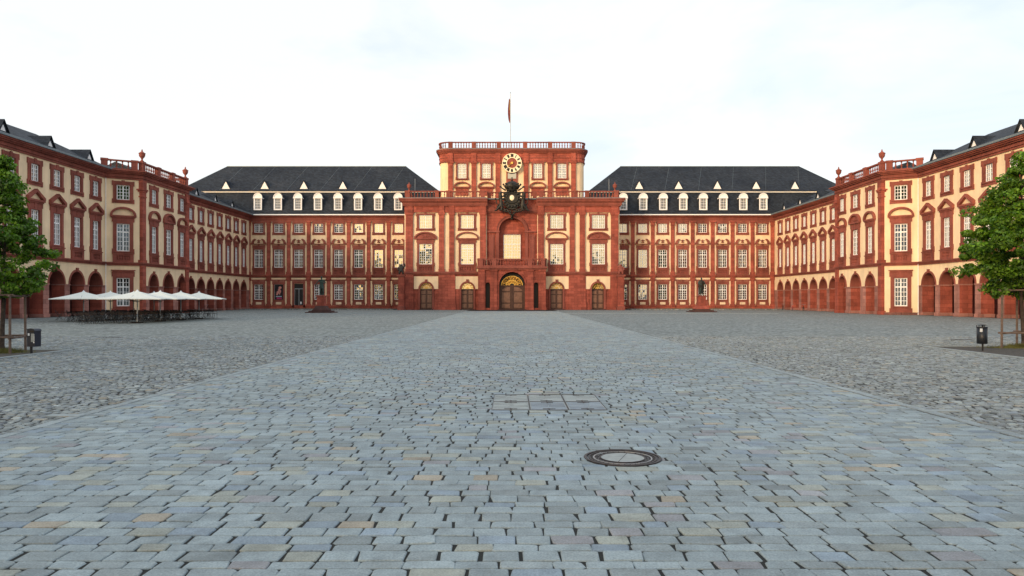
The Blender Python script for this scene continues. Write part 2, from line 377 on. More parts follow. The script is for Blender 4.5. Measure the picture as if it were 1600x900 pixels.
# ------------------------------------------------------------------ window kinds (all in drawing units)
WK = {}
def window_kind(key, w2, g0, g1, s2, s0, s1, rows, transom=None, style=None, pz=None, apron=None, pw=None, cols=2, trim='red_trim', lug=1.0, mull=1.1):
    """w2 half glass width, g0..g1 glass heights, s2 half surround width, s0..s1 surround heights"""
    k = {}
    b = fu()
    Y0, Y1 = -.9, 1.5
    b.box(-s2, -w2, Y0, Y1, s0, s1); b.box(w2, s2, Y0, Y1, s0, s1); b.box(-w2, w2, Y0, Y1, g1, s1); b.box(-w2, w2, Y0, Y1, s0, g0)
    if lug:
        for sx in (-1, 1):
            for (z0, z1) in ((s1 - 4.6, s1 + .25), (s0 - .25, s0 + 4.2)):
                xa, xb = sorted((sx * (s2 - .6), sx * (s2 + lug))); b.box(xa, xb, Y0 - .12, .2, z0, z1)
        b.box(-1.6, 1.6, Y0 - .45, Y0 + .1, g1 + .2, s1 + .8)
    for sx in (-1, 1):     # raised inner moulding
        xa, xb = sorted((sx * w2, sx * (w2 + 1.0))); b.box(xa, xb, Y0 - .3, Y0 + .05, g0, g1)
    b.box(-w2 - 1, w2 + 1, Y0 - .3, Y0 + .05, g1, g1 + 1)
    b.box(-s2 + .6, s2 - .6, Y0 - .9, Y0 + .1, g0 - 1.3, g0 - .05)     # sill
    k['window'] = b.mesh('window', trim)
    b = fu(); fr = .9
    ys, ye = .55, 1.15
    b.box(-w2, -w2 + fr, ys, ye, g0, g1); b.box(w2 - fr, w2, ys, ye, g0, g1); b.box(-w2 + fr, w2 - fr, ys, ye, g0, g0 + fr); b.box(-w2 + fr, w2 - fr, ys, ye, g1 - fr, g1)
    b.box(-mull / 2, mull / 2, ys - .12, ye, g0 + fr, g1 - fr)
    zr = [g0 + fr, g1 - fr]
    parts = [(g0 + fr, g1 - fr, rows[0])]
    if transom is not None:
        tz = g0 + (g1 - g0) * transom
        b.box(-w2 + fr, -mull / 2, ys - .1, ye, tz - .6, tz + .6); b.box(mull / 2, w2 - fr, ys - .1, ye, tz - .6, tz + .6)
        parts = [(g0 + fr, tz - .6, rows[0]), (tz + .6, g1 - fr, rows[1])]
    panes = []
    for (za, zb, n) in parts:
        for sx in (-1, 1):
            xa, xb = (-w2 + fr, -mull / 2) if sx < 0 else (mull / 2, w2 - fr)
            for c in range(1, cols):
                xc = xa + (xb - xa) * c / cols; b.box(xc - .22, xc + .22, ys + .1, ye - .05, za, zb)
            for r_ in range(1, n):
                zc = za + (zb - za) * r_ / n
                for c in range(cols):
                    p, q = xa + (xb - xa) * c / cols, xa + (xb - xa) * (c + 1) / cols
                    b.box(p + (.22 if c else 0), q - (.22 if c < cols - 1 else 0), ys + .12, ye - .07, zc - .22, zc + .22)
            for c in range(cols):
                for r_ in range(n):
                    panes.append((xa + (xb - xa) * c / cols, xa + (xb - xa) * (c + 1) / cols, za + (zb - za) * r_ / n, za + (zb - za) * (r_ + 1) / n))
    k['sash'] = b.mesh('sash', 'white')
    k['glass'] = []
    for v in range(4):
        b = fu()
        tx0, tz0 = random.gauss(0, .004), random.gauss(0, .003)
        if v == 3: tz0 = -.10  # top of each pane leaned outward so its reflection comes out dark
        for (xa, xb, za, zb) in panes:
            tx, tz = tx0 + random.gauss(0, .004), tz0 + random.gauss(0, .004)
            dx, dz = (xb - xa) * tx / 2, (zb - za) * tz / 2
            b.add([(xa, 1.0 - dx - dz, za), (xb, 1.0 + dx - dz, za), (xb, 1.0 + dx + dz, zb), (xa, 1.0 - dx + dz, zb)], [(0, 1, 2, 3)])
        k['glass'].append(b.mesh('glass', 'glass'))
    if style:
        p0, p1 = pz; pw = pw or s2 + 1.6
        b = fu()
        if style == 'tri':
            t = 2.3
            b.box(-pw, pw, -2.6, .2, p0, p0 + 1.7); b.box(-pw + 1, pw - 1, -1.8, .2, p0 - 1.2, p0)
            for sx in (-1, 1):
                poly = [(sx * pw, p0 + 1.7), (sx * pw, p0 + 1.7 + t * .9), (0, p1), (0, p1 - t * 1.15), (sx * (pw - 2.2), p0 + 1.7)]
                if sx > 0: poly = poly[::-1]
                b.prism(poly, -2.8, .2)
        elif style == 'seg':
            h = p1 - p0 - 1.6
            b.box(-pw, pw, -2.4, .2, p0, p0 + 1.6); b.box(-pw + 1, pw - 1, -1.7, .2, p0 - 1.1, p0)
            b.ring(0, p0 + 1.6, pw - 2.2, h - 2.1, 2.2, -2.7, .2, n=12, t2=2.1)
        elif style == 'segfull':
            h = p1 - p0 - 1.6
            b.box(-pw, pw, -2.4, .2, p0, p0 + 1.6)
            b.ring(0, p0 + 1.6, pw - 2.2, h - 2.1, 2.2, -2.7, .2, n=12, t2=2.1)
            poly = [((pw - 2.2) * math.cos(PI * i / 10), p0 + 1.6 + (h - 2.1) * math.sin(PI * i / 10)) for i in range(11)]
            b.prism(poly[::-1], -.7, .2)
            b.ell((0, -1.0, p0 + h * .52), (2.6, 1.0, 2.3), 8, 6); b.ell((-3.2, -.8, p0 + h * .42), (1.8, .7, 1.1), 6, 5); b.ell((3.2, -.8, p0 + h * .42), (1.8, .7, 1.1), 6, 5)
        elif style == 'broken':
            b.box(-pw, pw, -2.0, .2, p0, p0 + 1.2)
            for sx in (-1, 1):
                outer = [(pw, 1.2), (pw * .94, 2.6), (pw * .84, 5.2), (pw * .70, 7.6), (pw * .52, 8.8), (pw * .40, 8.6)]
                inner = [(pw * .37, 7.4), (pw * .46, 6.7), (pw * .56, 5.2), (pw * .62, 3.6), (pw * .64, 1.2)]
                poly = [(sx * x, p0 + z) for x, z in outer + inner]
                if sx < 0: poly = poly[::-1]
                b.prism(poly, -2.5, .2)
            b.ell((0, -.8, p0 + 6.7), (1.0, .9, 1.2), 7, 5); b.ell((0, -.8, p0 + 3.6), (2.6, .8, 1.1), 7, 5); b.box(-1, 1, -1.0, .2, p0 + 3.2, p0 + 6.0)
            b.ell((-2.0, -.7, p0 + 6.1), (1.3, .6, .6), 6, 4); b.ell((2.0, -.7, p0 + 6.1), (1.3, .6, .6), 6, 4)
        elif style == 'hood':
            b.box(-pw, pw, -2.6, .2, p0, p0 + .9); b.box(-pw + 1.2, pw - 1.2, -1.7, .2, p0 - 1.4, p0)
        k['pediment'] = b.mesh('pediment', trim)
    if apron:
        a0, a1 = apron; b = fu()
        b.box(-s2 - .3, -w2 - .4, -1.6, .2, a0, a1); b.box(w2 + .4, s2 + .3, -1.6, .2, a0, a1)
        b.box(-w2 - .4, w2 + .4, -1.5, .2, a1 - 1.5, a1); b.box(-w2 - .4, w2 + .4, -1.5, .2, a0, a0 + 1.5)
        b.box(-s2 - .9, s2 + .9, -2.2, .2, a1, a1 + 1.0)
        b.box(-w2 - .4, w2 + .4, -.3, .2, a0 + 1.5, a1 - 1.5); n = 5
        balusters(b, [(-w2 + (i + .5) * 2 * w2 / n, -.75, a0 + 1.5) for i in range(n)], a1 - a0 - 3, 1.5, 6)
        k['apron'] = b.mesh('apron', trim)
    k['hole'] = (w2 + .3, g0 - .3, g1 + .3)
    WK[key] = k
def put_window(key, root, x, y=0, label=None, rot=0, z=0, askew=False):
    k = WK[key]
    o = link('window', k['window'], root, (x * U, y * U, z * U), rot)
    if label: o['label'] = label
    link('sash', k['sash'], o); link('glass', k['glass'][3] if askew else random.choice(k['glass'][:3]), o)
    if 'pediment' in k: link('pediment', k['pediment'], o)
    if 'apron' in k: link('balustrade_panel', k['apron'], o)
    return o
def hole(key, x):
    w2, g0, g1 = WK[key]['hole']; return (x - w2, x + w2, g0, g1)
window_kind('wing2', 5.7, 117.3, 132.3, 9.2, 113.8, 136.2, [4])
window_kind('wing1', 5.7, 64.9, 93, 9.2, 63.2, 99.5, [4, 2], .70, 'tri', (100.2, 111), (53.9, 62), pw=11.4)
window_kind('pav2', 5.9, 117.3, 132.3, 9.2, 113.8, 136.2, [4])
window_kind('pav1', 5.9, 64.9, 93, 9.2, 63.2, 99.3, [4, 2], .70, 'seg', (99.8, 110), (53.9, 62), pw=12)
window_kind('pav1m', 7.0, 64.9, 93, 10.4, 63.2, 99.3, [4, 2], .70, 'segfull', (99.8, 111), (53.9, 62), pw=13)
window_kind('pav2m', 7.0, 117.3, 132.3, 10.4, 113.8, 136.2, [4])
window_kind('pav0', 5.9, 8.9, 37.7, 9.4, 2.6, 43.6, [4, 2], .68, 'hood', (45, 46))
window_kind('main2', 7.0, 119.8, 133.8, 9.5, 116.3, 137.4, [4], lug=.6)
window_kind('main1', 7.0, 65.2, 93.3, 9.5, 63.3, 100.2, [4, 2], .71, 'broken', (101.3, 110), (54.3, 62.3), pw=12.0, lug=.6)
window_kind('main0', 7.0, 15.2, 39.0, 9.5, 6.6, 44.2, [4, 2], .64, lug=.6)
window_kind('cen2', 9.7, 120.9, 140.8, 13.2, 117.5, 143.4, [4], cols=3)
window_kind('cen1', 9.7, 67.7, 98, 12.6, 66, 104.6, [6, 2], .76, 'seg', (104.8, 116), (57, 65), pw=17, cols=3)
window_kind('cen1f', 9.7, 67.7, 98, 12.6, 66, 104.6, [6, 2], .76, 'segfull', (104.8, 116), (57, 65), pw=17, cols=3)
window_kind('tower', 6.8, 204.4, 227.4, 9.4, 202, 229.6, [2, 4], .35, 'seg', (189.8, 199.2), pw=13.2, lug=.7)
window_kind('grand', 12.8, 74.8, 112.8, 14.2, 72.8, 115, [5, 3], .62, cols=3, lug=0, mull=.8)

# ------------------------------------------------------------------ shared facade pieces
def cornice(root, x0, x1, ydep, z0, z1, p=7, eps=0.0, side=(0, 0), frieze=True, mat='red_trim', name='cornice'):
    """stack of slabs; side = (1,1) when it also wraps the ends"""
    b = fu(); H = z1 - z0
    for (a, c, q) in ((0, .22, .18), (.22, .30, .34), (.30, .58, .26), (.58, .72, .55), (.72, .86, .80), (.86, 1.0, 1.0)):
        pr = p * q + eps
        b.box(x0 - (pr if side[0] else 0), x1 + (pr if side[1] else 0), -pr, ydep, z0 + H * a + eps, z0 + H * c + eps)
    return b.build(name, mat, root)
def urn_mesh(k=1.0):
    b = fu()
    b.lathe([(1.9, 0), (1.9, .9), (1.1, 1.4), (.8, 2.6), (1.1, 3.4), (2.6, 5.2), (3.1, 7.0), (2.9, 7.9), (3.5, 8.4), (3.3, 9.0), (2.2, 9.6), (1.3, 10.4), (.6, 11.2), (.8, 11.8), (.35, 12.8), (.1, 13.3)], n=12, sc=k)
    return b.mesh('urn', 'red_trim', True)
URN = urn_mesh()
def balustrade_line(root, p, q, z0, h, peds, dx=4.3, wid=3.0, mat='red_trim', drop=None):
    """straight balustrade from p to q (x,y); peds = fractions where pedestals stand"""
    p, q = Vector((*p, 0)), Vector((*q, 0)); L = (q - p).length; d = (q - p) / L; ang = math.atan2(d.y, d.x)
    def place(b, name, knd=None):
        o = b.build(name, mat, root, (p.x * U, p.y * U, z0 * U), ang)
        if knd: o['kind'] = knd
        return o
    b = fu(); b.box(0, L, -wid / 2, wid / 2, 0, h * .14); place(b, 'base_rail')
    b = fu(); b.box(0, L, -wid / 2 - .2, wid / 2 + .2, h * .86, h); place(b, 'top_rail')
    pw = 3.0
    for f in peds:
        b = fu(); c = f * L; b.box(c - pw, c + pw, -wid / 2 - .7, wid / 2 + .7, 0.02, h - .02); b.box(c - pw - .5, c + pw + .5, -wid / 2 - 1.1, wid / 2 + 1.1, h * .84, h + .5); place(b, 'pedestal')
    b = fu(); pts = []
    for f0, f1 in zip(peds[:-1], peds[1:]):
        a, c = f0 * L + pw, f1 * L - pw
        n = max(1, int((c - a) / dx))
        pts += [(a + (i + .5) * (c - a) / n, 0, h * .14) for i in range(n)]
    balusters(b, pts, h * .72, 2.0)
    place(b, 'balusters', 'stuff')

# ------------------------------------------------------------------ side wings with arcade
def arcade(root, xs, x0, x1, depth, wid, spring=30.0, rise=12.2, wider=None):
    """piers, arch bands, gallery; xs arch centres; returns holes for the wall above the springing"""
    holes = []
    for x in xs:
        a = wid / 2 * (1.18 if wider is not None and abs(x - wider) < 1 else 1)
        rs = rise * (1.12 if wider is not None and abs(x - wider) < 1 else 1)
        holes.append((x - a, x + a, spring, spring + rs, rs))
        b = fu(); b.ring(x, spring, a - .15, rs - .15, 2.0, -.5, depth, n=16)
        b.build('arch_band', 'red_trim', root)
        b = fu(); b.prism([(x - 1.0, spring + rs - .4), (x + 1.0, spring + rs - .4), (x + 1.7, spring + rs + 3.4), (x - 1.7, spring + rs + 3.4)], -1.3, .2)
        b.build('keystone', 'red_trim', root)
    edges = [(x0, None)] + [(h[0], h[1]) for h in holes] + [(None, x1)]
    last = x0
    for h in holes + [None]:
        a, c = last, (h[0] if h else x1)
        if c - a > .5:
            b = fu(); b.box(a, c, -.2, depth, 3.2, spring - 1.1); b.cur = 1; b.box(a + .02, c - .02, -.4, -.2, 3.2, spring - 1.1); b.build('pier', ['red_stone', 'pier_stone'], root)
            b = fu(); b.box(a - .45, c + .45, -.9, depth + .3, spring - 1.1, spring - .02); b.build('impost', 'pier_stone', root)
            b = fu(); b.box(a - .5, c + .5, -1.1, depth + .4, 0, 3.2); b.build('pier_base', 'pier_stone', root)
        last = h[1] if h else x1
    return holes
def wing(name, label, loc, rot, L, centres, x_end0, x_end1, roof_ends, eps):
    root = thing(name, label, 'building', loc, rot)
    holes = arcade(root, centres, 0, L, 11.5, 22.6)
    hs = list(holes)
    for x in centres: hs += [hole('wing2', x), hole('wing1', x)]
    b = fu(); wall(b, 0, L, 30, 139, hs, 0, 2.0); b.build('wall', 'cream', root)
    for x in centres:
        put_window('wing2', root, x); put_window('wing1', root, x)
    b = fu(); b.box(0, L, -1.2, .3, 50.3, 51.6); b.box(0, L, -2.0, .3, 51.6, 52.6); b.box(0, L, -2.9, .3, 52.6, 53.7); b.build('string_course', 'red_trim', root)
    b = fu(); b.box(0, L, 1.6, 115, 46, 147.2); b.box(0, L, 36, 115, 0, 46); b.build('body', 'cream', root)
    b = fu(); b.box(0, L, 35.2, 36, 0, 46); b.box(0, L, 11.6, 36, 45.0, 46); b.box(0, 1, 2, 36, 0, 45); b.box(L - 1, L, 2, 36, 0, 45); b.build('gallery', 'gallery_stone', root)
    for i in range(len(centres)):        # doors deep in the gallery
        if i % 3 == 1:
            b = fu(); b.box(centres[i] - 6, centres[i] + 6, 34.6, 35.3, 0, 26); b.build('gallery_door', 'door_wood', root)
    cornice(root, 0, L, 8, 138.2, 146.4, 7, eps)
    b = fu(); b.box(0, L, -8.2 - eps, -1, 146.5 + eps, 148.3 + eps); b.build('gutter', 'zinc', root)
    e0, e1 = roof_ends
    b = fu(); zr = 178
    b.add([(0, -6.8, 147.4), (L, -6.8, 147.4), (L - e1, 57, zr), (e0, 57, zr), (0, 121, 147.4), (L, 121, 147.4)],
          [(0, 1, 2, 3), (4, 3, 2, 5), (0, 3, 4), (1, 5, 2), (0, 4, 5, 1)])
    b.build('roof', 'slate', root)
    def zroof(y): return 147.4 + (y + 6.8) * (zr - 147.4) / 63.8
    b0 = fu()                              # small triangular dormer: dark hood, pale front
    yf = 6.0; zb = zroof(yf) - .4; hh = 9.6; w2 = 6.2
    yb = yf + (hh + .4) / ((zr - 147.4) / 63.8)
    b0.add([(-w2, yf, zb), (w2, yf, zb), (0, yf, zb + hh), (0, yb, zb + hh), (-w2, yf + 1, zb - 2), (w2, yf + 1, zb - 2)],
           [(0, 2, 3), (1, 3, 2), (0, 1, 2)])
    b0.add([(-w2 - .8, yf - 1.6, zb - .8), (0, yf - 1.6, zb + hh + .6), (w2 + .8, yf - 1.6, zb - .8), (-w2 - .8, yf + .2, zb - .8), (0, yb, zb + hh + .6), (w2 + .8, yf + .2, zb - .8)],
           [(0, 1, 4, 3), (1, 2, 5, 4)])
    dm = b0.mesh('dormer', 'slate')
    b1 = fu(); b1.prism([(-3.2, zb + .6), (3.2, zb + .6), (0, zb + 5.6)], yf - .4, yf + .1); fm = b1.mesh('dormer_window', 'offwhite')
    for i, x in enumerate(centres):
        if i % 2 == 0:
            if e0 * .12 < x < L - e1 * .12:
                d = link('dormer', dm, root, (x * U, 0, 0)); link('dormer_window', fm, d)
    return root
XW, XP = 410.0, 382.0
ZN0, ZP0, ZPC, ZP1, ZD = 392.0, 742.0, 759.0, 866.0, 1150.0
near_c = [724 - 30.7 * i for i in range(11)]      # depth of window axes in the near wings
back_c = [1124 - 30.9 * i for i in range(8)]
# left wings: local x runs away from the camera
wing('side_wing', 'near left arcaded wing of cream plaster behind the left tree, with slate roof', (-XW * U, ZN0 * U, 0), R(90), ZP0 - ZN0, sorted(c - ZN0 for c in near_c), 0, 0, (0, 20), .03)
wing('side_wing', 'far left arcaded wing in the corner behind the white parasols', (-XW * U, ZP1 * U, 0), R(90), ZD - ZP1, sorted(c - ZP1 for c in back_c), 0, 0, (0, 0), .05)
wing('side_wing', 'near right arcaded wing of cream plaster behind the right tree, with slate roof', (XW * U, ZP0 * U, 0), R(-90), ZP0 - ZN0, sorted(ZP0 - c for c in near_c), 0, 0, (20, 0), .03)
wing('side_wing', 'far right arcaded wing in the corner with bicycles parked in front', (XW * U, ZD * U, 0), R(-90), ZD - ZP1, sorted(ZD - c for c in back_c), 0, 0, (0, 0), .05)

# ------------------------------------------------------------------ side pavilions
def offs(poly, d):
    """mitred outward offset of a convex counter-clockwise polygon"""
    n = len(poly); out = []
    for i in range(n):
        p0, p, p1 = Vector(poly[i - 1]), Vector(poly[i]), Vector(poly[(i + 1) % n])
        a, b = (p - p0).normalized(), (p1 - p).normalized(); na, nb = Vector((a.y, -a.x)), Vector((b.y, -b.x))
        m_ = (na + nb).normalized(); out.append(tuple(p + m_ * (d / max(.3, m_.dot(na)))))
    return out
def side_pavilion(label, sgn):
    """local x runs along the court front; a splayed bay turns back to the near wing"""
    L = ZP1 - ZPC; dep = XW - XP; sp = ZPC - ZP0
    if sgn < 0: root = thing('side_pavilion', label, 'building', (-XP * U, ZPC * U, 0), R(90)); fx = lambda x: x
    else: root = thing('side_pavilion', label, 'building', (XP * U, ZP1 * U, 0), R(-90)); fx = lambda x: L - x
    c = sorted(fx(q) for q in (25.5, 59.0, 92.0))
    arch = arcade(root, c, 1.2, L - 1.2, 11.5, 19.5, wider=c[1])
    hs = list(arch)
    for i, x in enumerate(c): hs += [hole('pav2m' if i == 1 else 'pav2', x), hole('pav1m' if i == 1 else 'pav1', x)]
    b = fu(); wall(b, 0, L, 30, 139, hs, 0, 2.0); b.build('wall', 'cream', root)
    for i, x in enumerate(c): put_window('pav2m' if i == 1 else 'pav2', root, x); put_window('pav1m' if i == 1 else 'pav1', root, x)
    A, B = Vector((fx(-sp), dep)), Vector((fx(0), 0))
    p, q = (A, B) if sgn < 0 else (B, A)
    ln = (q - p).length; ang = math.atan2((q - p).y, (q - p).x); xl = ln * (.487 if sgn < 0 else .513)
    b = fu(); wall(b, 0, ln, 0, 139, [hole('pav2', xl), hole('pav1', xl), hole('pav0', xl)], 0, 2.0)
    b.build('side_wall', 'cream', root, (p.x * U, p.y * U, 0), ang)
    pw = p + (q - p) * (xl / ln)
    for kk in ('pav2', 'pav1', 'pav0'): put_window(kk, root, pw.x, pw.y, rot=ang, askew=True)
    b = fu(); wall(b, 0, ln, 0, 2.6, [], -.7, .5); b.box(0, ln, -.7, .1, 0, 2.6); b.build('plinth', 'pier_stone', root, (p.x * U, p.y * U, 0), ang)
    P = [(0, 0), (L, 0), (L, 100), (-sp, 100), (-sp, dep)] if sgn < 0 else [(0, 0), (L, 0), (L + sp, dep), (L + sp, 100), (0, 100)]
    a0, a1 = (L - 1.2, L) if sgn < 0 else (0, 1.2)
    b = fu(); b.box(a0, a1, .1, dep, 0, 139); b.build('return_wall', 'cream', root)
    b = fu(); b.slab(offs(P, -2.3), 46, 147); lo = [(x, max(y, 30.0)) for x, y in offs(P, -2.3)]; b.slab(lo, 0, 45.9); b.build('body', 'cream', root)
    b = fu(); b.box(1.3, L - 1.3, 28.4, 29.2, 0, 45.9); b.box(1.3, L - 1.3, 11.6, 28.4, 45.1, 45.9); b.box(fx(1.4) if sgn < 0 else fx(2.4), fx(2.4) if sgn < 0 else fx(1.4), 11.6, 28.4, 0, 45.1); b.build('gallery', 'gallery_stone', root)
    b = fu()
    for (pr, z0, z1) in ((1.2, 50.32, 51.62), (2.0, 51.62, 52.62), (2.9, 52.62, 53.72)): b.slab(offs(P, pr), z0, z1)
    b.build('string_course', 'red_trim', root)
    for xc in (0, L):
        xa, xb = (xc - 1.0, xc + 6.4) if xc == 0 else (xc - 6.4, xc + 1.0)
        b = fu(); b.box(xa, xb, -1.6, 5.5, 4, 50.3); b.box(xa - .6, xb + .6, -2.2, 6, 0, 4)
        b.box(xa, xb, -1.6, 5.5, 56.5, 121); b.box(xa - .7, xb + .7, -2.3, 6.2, 53.8, 56.5)
        b.box(xa - .5, xb + .5, -2.1, 6, 121, 122.4); b.box(xa - .1, xb + .1, -1.7, 5.6, 122.4, 126.5)
        b.box(xa - .9, xb + .9, -2.5, 6.4, 126.5, 128); b.box(xa - 1.5, xb + 1.5, -3.1, 7, 128, 129.6); b.box(xa - .4, xb + .4, -2.0, 6, 129.6, 138.2)
        b.build('pilaster', 'red_stone', root)
    b = fu(); z0, z1 = 138.28, 147.5; H = z1 - z0
    for (a, c_, q_) in ((0, .22, .18), (.22, .30, .34), (.30, .58, .26), (.58, .72, .55), (.72, .86, .80), (.86, 1.0, 1.0)): b.slab(offs(P, 6.6 * q_), z0 + H * a, z0 + H * c_)
    b.build('cornice', 'red_trim', root)
    zb = 147.6; h = 10.2; o_ = 1.0
    balustrade_line(root, (o_, o_), (L - o_, o_), zb, h, [0.02, .34, .66, .98])
    u_ = (A - B).normalized(); s0 = B + u_ * 5 + Vector((0, 1)); s1 = A + u_ * 1.5 + Vector((0, 1))
    balustrade_line(root, tuple(s0), tuple(s1), zb + .03, h, [.02, .95])
    ex = fx(L - o_); balustrade_line(root, (ex, o_ + 3), (ex, dep + 30), zb + .03, h, [.02, .5, .97])
    for xc in (3, L - 3): link('urn', URN, root, (xc * U, o_ * U, (zb + h + .4) * U))
    d_ = (A - B).normalized() * (ln - 1.0); pp = B + d_; nx = fx(-1.6) - fx(0)
    b = fu(); b.tube((pp.x + nx, pp.y - .2, 0), (pp.x + nx, pp.y - .2, 138), .45, 8); b.build('drainpipe', 'offwhite', root)
    b = fu(); b.add([(4, 6, 148.2), (L - 4, 6, 148.2), (L - 4, 95, 148.2), (4, 95, 148.2), (30, 50, 160), (L - 30, 50, 160)], [(0, 1, 5, 4), (1, 2, 5), (2, 3, 4, 5), (3, 0, 4)]); b.build('roof', 'slate', root)
    return root
side_pavilion('left corner pavilion with balustrade and urns, projecting between the left wings', -1)
side_pavilion('right corner pavilion with balustrade and urns, projecting between the right wings', 1)

# ------------------------------------------------------------------ main range, left and right
def main_range(label, xs, x0, x1, hidx, sgn):
    root = thing('main_range', label, 'building', (0, D, 0))
    hs = []
    door_x = xs[2] if sgn < 0 else None
    post_x = xs[1] if sgn < 0 else None
    for x in xs:
        hs += [hole('main2', x), hole('main1', x)]
        if x == door_x: hs.append((x - 7.5, x + 7.5, 4, 40))
        else: hs.append(hole('main0', x))
    b = fu(); wall(b, x0, x1, 0, 139.5, hs, 0, 2.0); b.build('wall', 'cream', root)
    b = fu(); b.box(min(x0, x0 if sgn > 0 else -525), x1 if sgn < 0 else 525, 1.7, 115, .1, 147.3); b.build('body', 'cream', root)
    for x in xs:
        put_window('main2', root, x); put_window('main1', root, x)
        if x == door_x:
            b = fu(); b.box(x - 10.2, x - 7, -.9, 1.4, 3, 44.2); b.box(x + 7, x + 10.2, -.9, 1.4, 3, 44.2); b.box(x - 7, x + 7, -.9, 1.4, 40.4, 44.2)
            o = b.build('doorway', 'red_trim', root)
            b = fu(); b.box(x - 6.8, x + 6.8, 1.2, 1.5, 4, 40.2); b.build('glass', 'black', o)
            b = fu(); b.box(x - 6.9, x + 6.9, .6, 1.1, 31.6, 32.6); b.box(x - .4, x + .4, .6, 1.1, 4, 31.6)
            for sx in (-1, 1):
                xa, xb = sorted((x + sx * 6.9, x + sx * 6.3)); b.box(xa, xb, .6, 1.1, 4, 31.6)
            b.build('door_frame', 'grey_metal', o)
            b = fu(); b.box(x + 2.2, x + 4.2, .4, .55, 8, 12); b.build('notice', 'paper', o)
        elif x == post_x:
            k = WK['main0']; o = link('window', k['window'], root, (x * U, 0, 0)); link('sash', k['sash'], o)
            b = fu(); b.box(-6.6, 6.6, .2, .5, 14.6, 38.6); q = b.build('poster', 'poster_black', o)
            b = fu(); b.cur = 0
            for (cx_, cz_, rx, rz_) in ((1.8, 33.8, 2.4, 2.1), (.4, 30.2, 1.9, 2.6), (-1.4, 26.4, 2.2, 2.3), (2.2, 28.2, 1.3, 2.6), (-2.8, 23.6, 1.5, 1.6), (1.2, 24.6, .9, 1.7)):
                poly = [(cx_ + rx * math.cos(a), cz_ + rz_ * math.sin(a)) for a in [2 * PI * i / 9 for i in range(9)]]
                b.prism(poly, .05, .2)
            # the poster picture and its lines of print
            b.cur = 1; xq = -4.6
            for wq in (1.0, .9, 1.2, .7, 1.0, 1.1, .9): b.box(xq, xq + wq, .06, .2, 19.4, 20.8); xq += wq + .35
            b.cur = 2; xq = -3.2
            for wq in (1.5, 1.3, .6, 1.4, 1.4): b.box(xq, xq + wq, .06, .2, 16.2, 18.4); xq += wq + .35
            b.m = b.m; pr = b.mesh('poster_print', ['pink', 'skyblue', 'magenta']); 
            link('poster_print', pr, o)
        else: put_window('main0', root, x)
        # small light tablet under the ground floor window, pale band above it
        b = fu(); b.bbox(x - 4.3, x + 4.3, -1.25, -.85, 7.6, 11.4, .05)
        if x != door_x: b.build('tablet', 'pale_plaster', root)
    # continuous red zones
    b = fu(); b.box(x0, x1, -.9, .1, 0, 6.3); b.build('plinth', 'red_stone', root)
    b = fu(); b.box(x0, x1, -.6, .1, 44.6, 46.6); b.box(x0, x1, -.5, .1, 49.4, 51.0); b.box(x0, x1, -1.8, .1, 51.0, 52.4); b.box(x0, x1, -2.6, .1, 52.4, 54.0); b.build('string_course', 'red_trim', root)
    b = fu(); b.box(x0, x1, -.7, .1, 137.6, 139.8); b.build('architrave', 'red_trim', root)
    # pilasters between the bays
    px = [xs[0] - 15.6] + [x + 15.6 for x in xs]
    for p in px:
        if p - 4 < x0 - 6 or p + 4 > x1 + 5: continue
        b = fu()
        b.box(p - 2.8, p + 2.8, -1.7, .1, 8.5, 46.2); b.box(p - 3.8, p + 3.8, -2.8, .1, 5, 8.5); b.box(p - 3.5, p + 3.5, -2.4, .1, 0, 5); b.box(p - 3.9, p + 3.9, -3.0, .1, 46.2, 48.2); b.box(p - 3.3, p + 3.3, -2.3, .1, 48.2, 51)
        b.box(p - 5, p + 5, -3.4, .1, 51.02, 54.2)
        b.box(p - 2.8, p + 2.8, -1.7, .1, 58.5, 131); b.box(p - 3.8, p + 3.8, -2.7, .1, 54.2, 58.5)
        b.box(p - 3.5, p + 3.5, -2.5, .1, 131, 132); b.box(p - 3.2, p + 3.2, -2.2, .1, 132, 135.4); b.box(p - 4.4, p + 4.4, -3.2, .1, 135.4, 137.4)
        b.build('pilaster', 'red_stone', root)
    cornice(root, x0, x1, 6, 139.8, 146.2, 6.0, .11)
    b = fu(); b.box(x0, x1, -7.4, 0, 146.4, 148.0); b.build('gutter', 'white', root)
    # mansard roof
    if sgn < 0: ex0, ex1 = -530, -116
    else: ex0, ex1 = 116, 530
    z0, z1, z2 = 147.6, 184, 234
    def frustum(b, A, za, B, zb):
        b.add([(A[0], A[2], za), (A[1], A[2], za), (A[1], A[3], za), (A[0], A[3], za), (B[0], B[2], zb), (B[1], B[2], zb), (B[1], B[3], zb), (B[0], B[3], zb)],
              [(0, 1, 5, 4), (1, 2, 6, 5), (2, 3, 7, 6), (3, 0, 4, 7), (4, 5, 6, 7)])
    b = fu(); frustum(b, (ex0, ex1, -6, 121), z0, (ex0 + 8, ex1 - 2, 7, 113), z1); b.build('lower_roof', 'slate', root)
    b = fu(); b.box(ex0 + 6, ex1, 5, 115, z1 - .6, z1 + 1.4); b.build('roof_moulding', 'offwhite', root)
    b = fu(); frustum(b, (ex0 + 4, ex1 + 2, 3, 117), z1 + 1.42, (ex0 + 62, ex1 - 58, 59, 61), z2); b.build('upper_roof', 'slate', root)
    b = fu(); b.box(ex0 + 62, ex1 - 58, 58.2, 61.8, z2 - .6, z2 + .5); b.build('ridge', 'zinc', root)
    # arched dormers
    yf = -5.2; zb = 154.5; zt = 180.5; w2 = 6.3
    b = fu(); 
    b.box(-w2, -4.5, yf, 12, zb, 172.5); b.box(4.5, w2, yf, 12, zb, 172.5); b.box(-4.5, 4.5, yf, 12, zb, zb + 1.8); b.box(-w2 - .9, w2 + .9, yf - .9, 12, 172.5, 174)
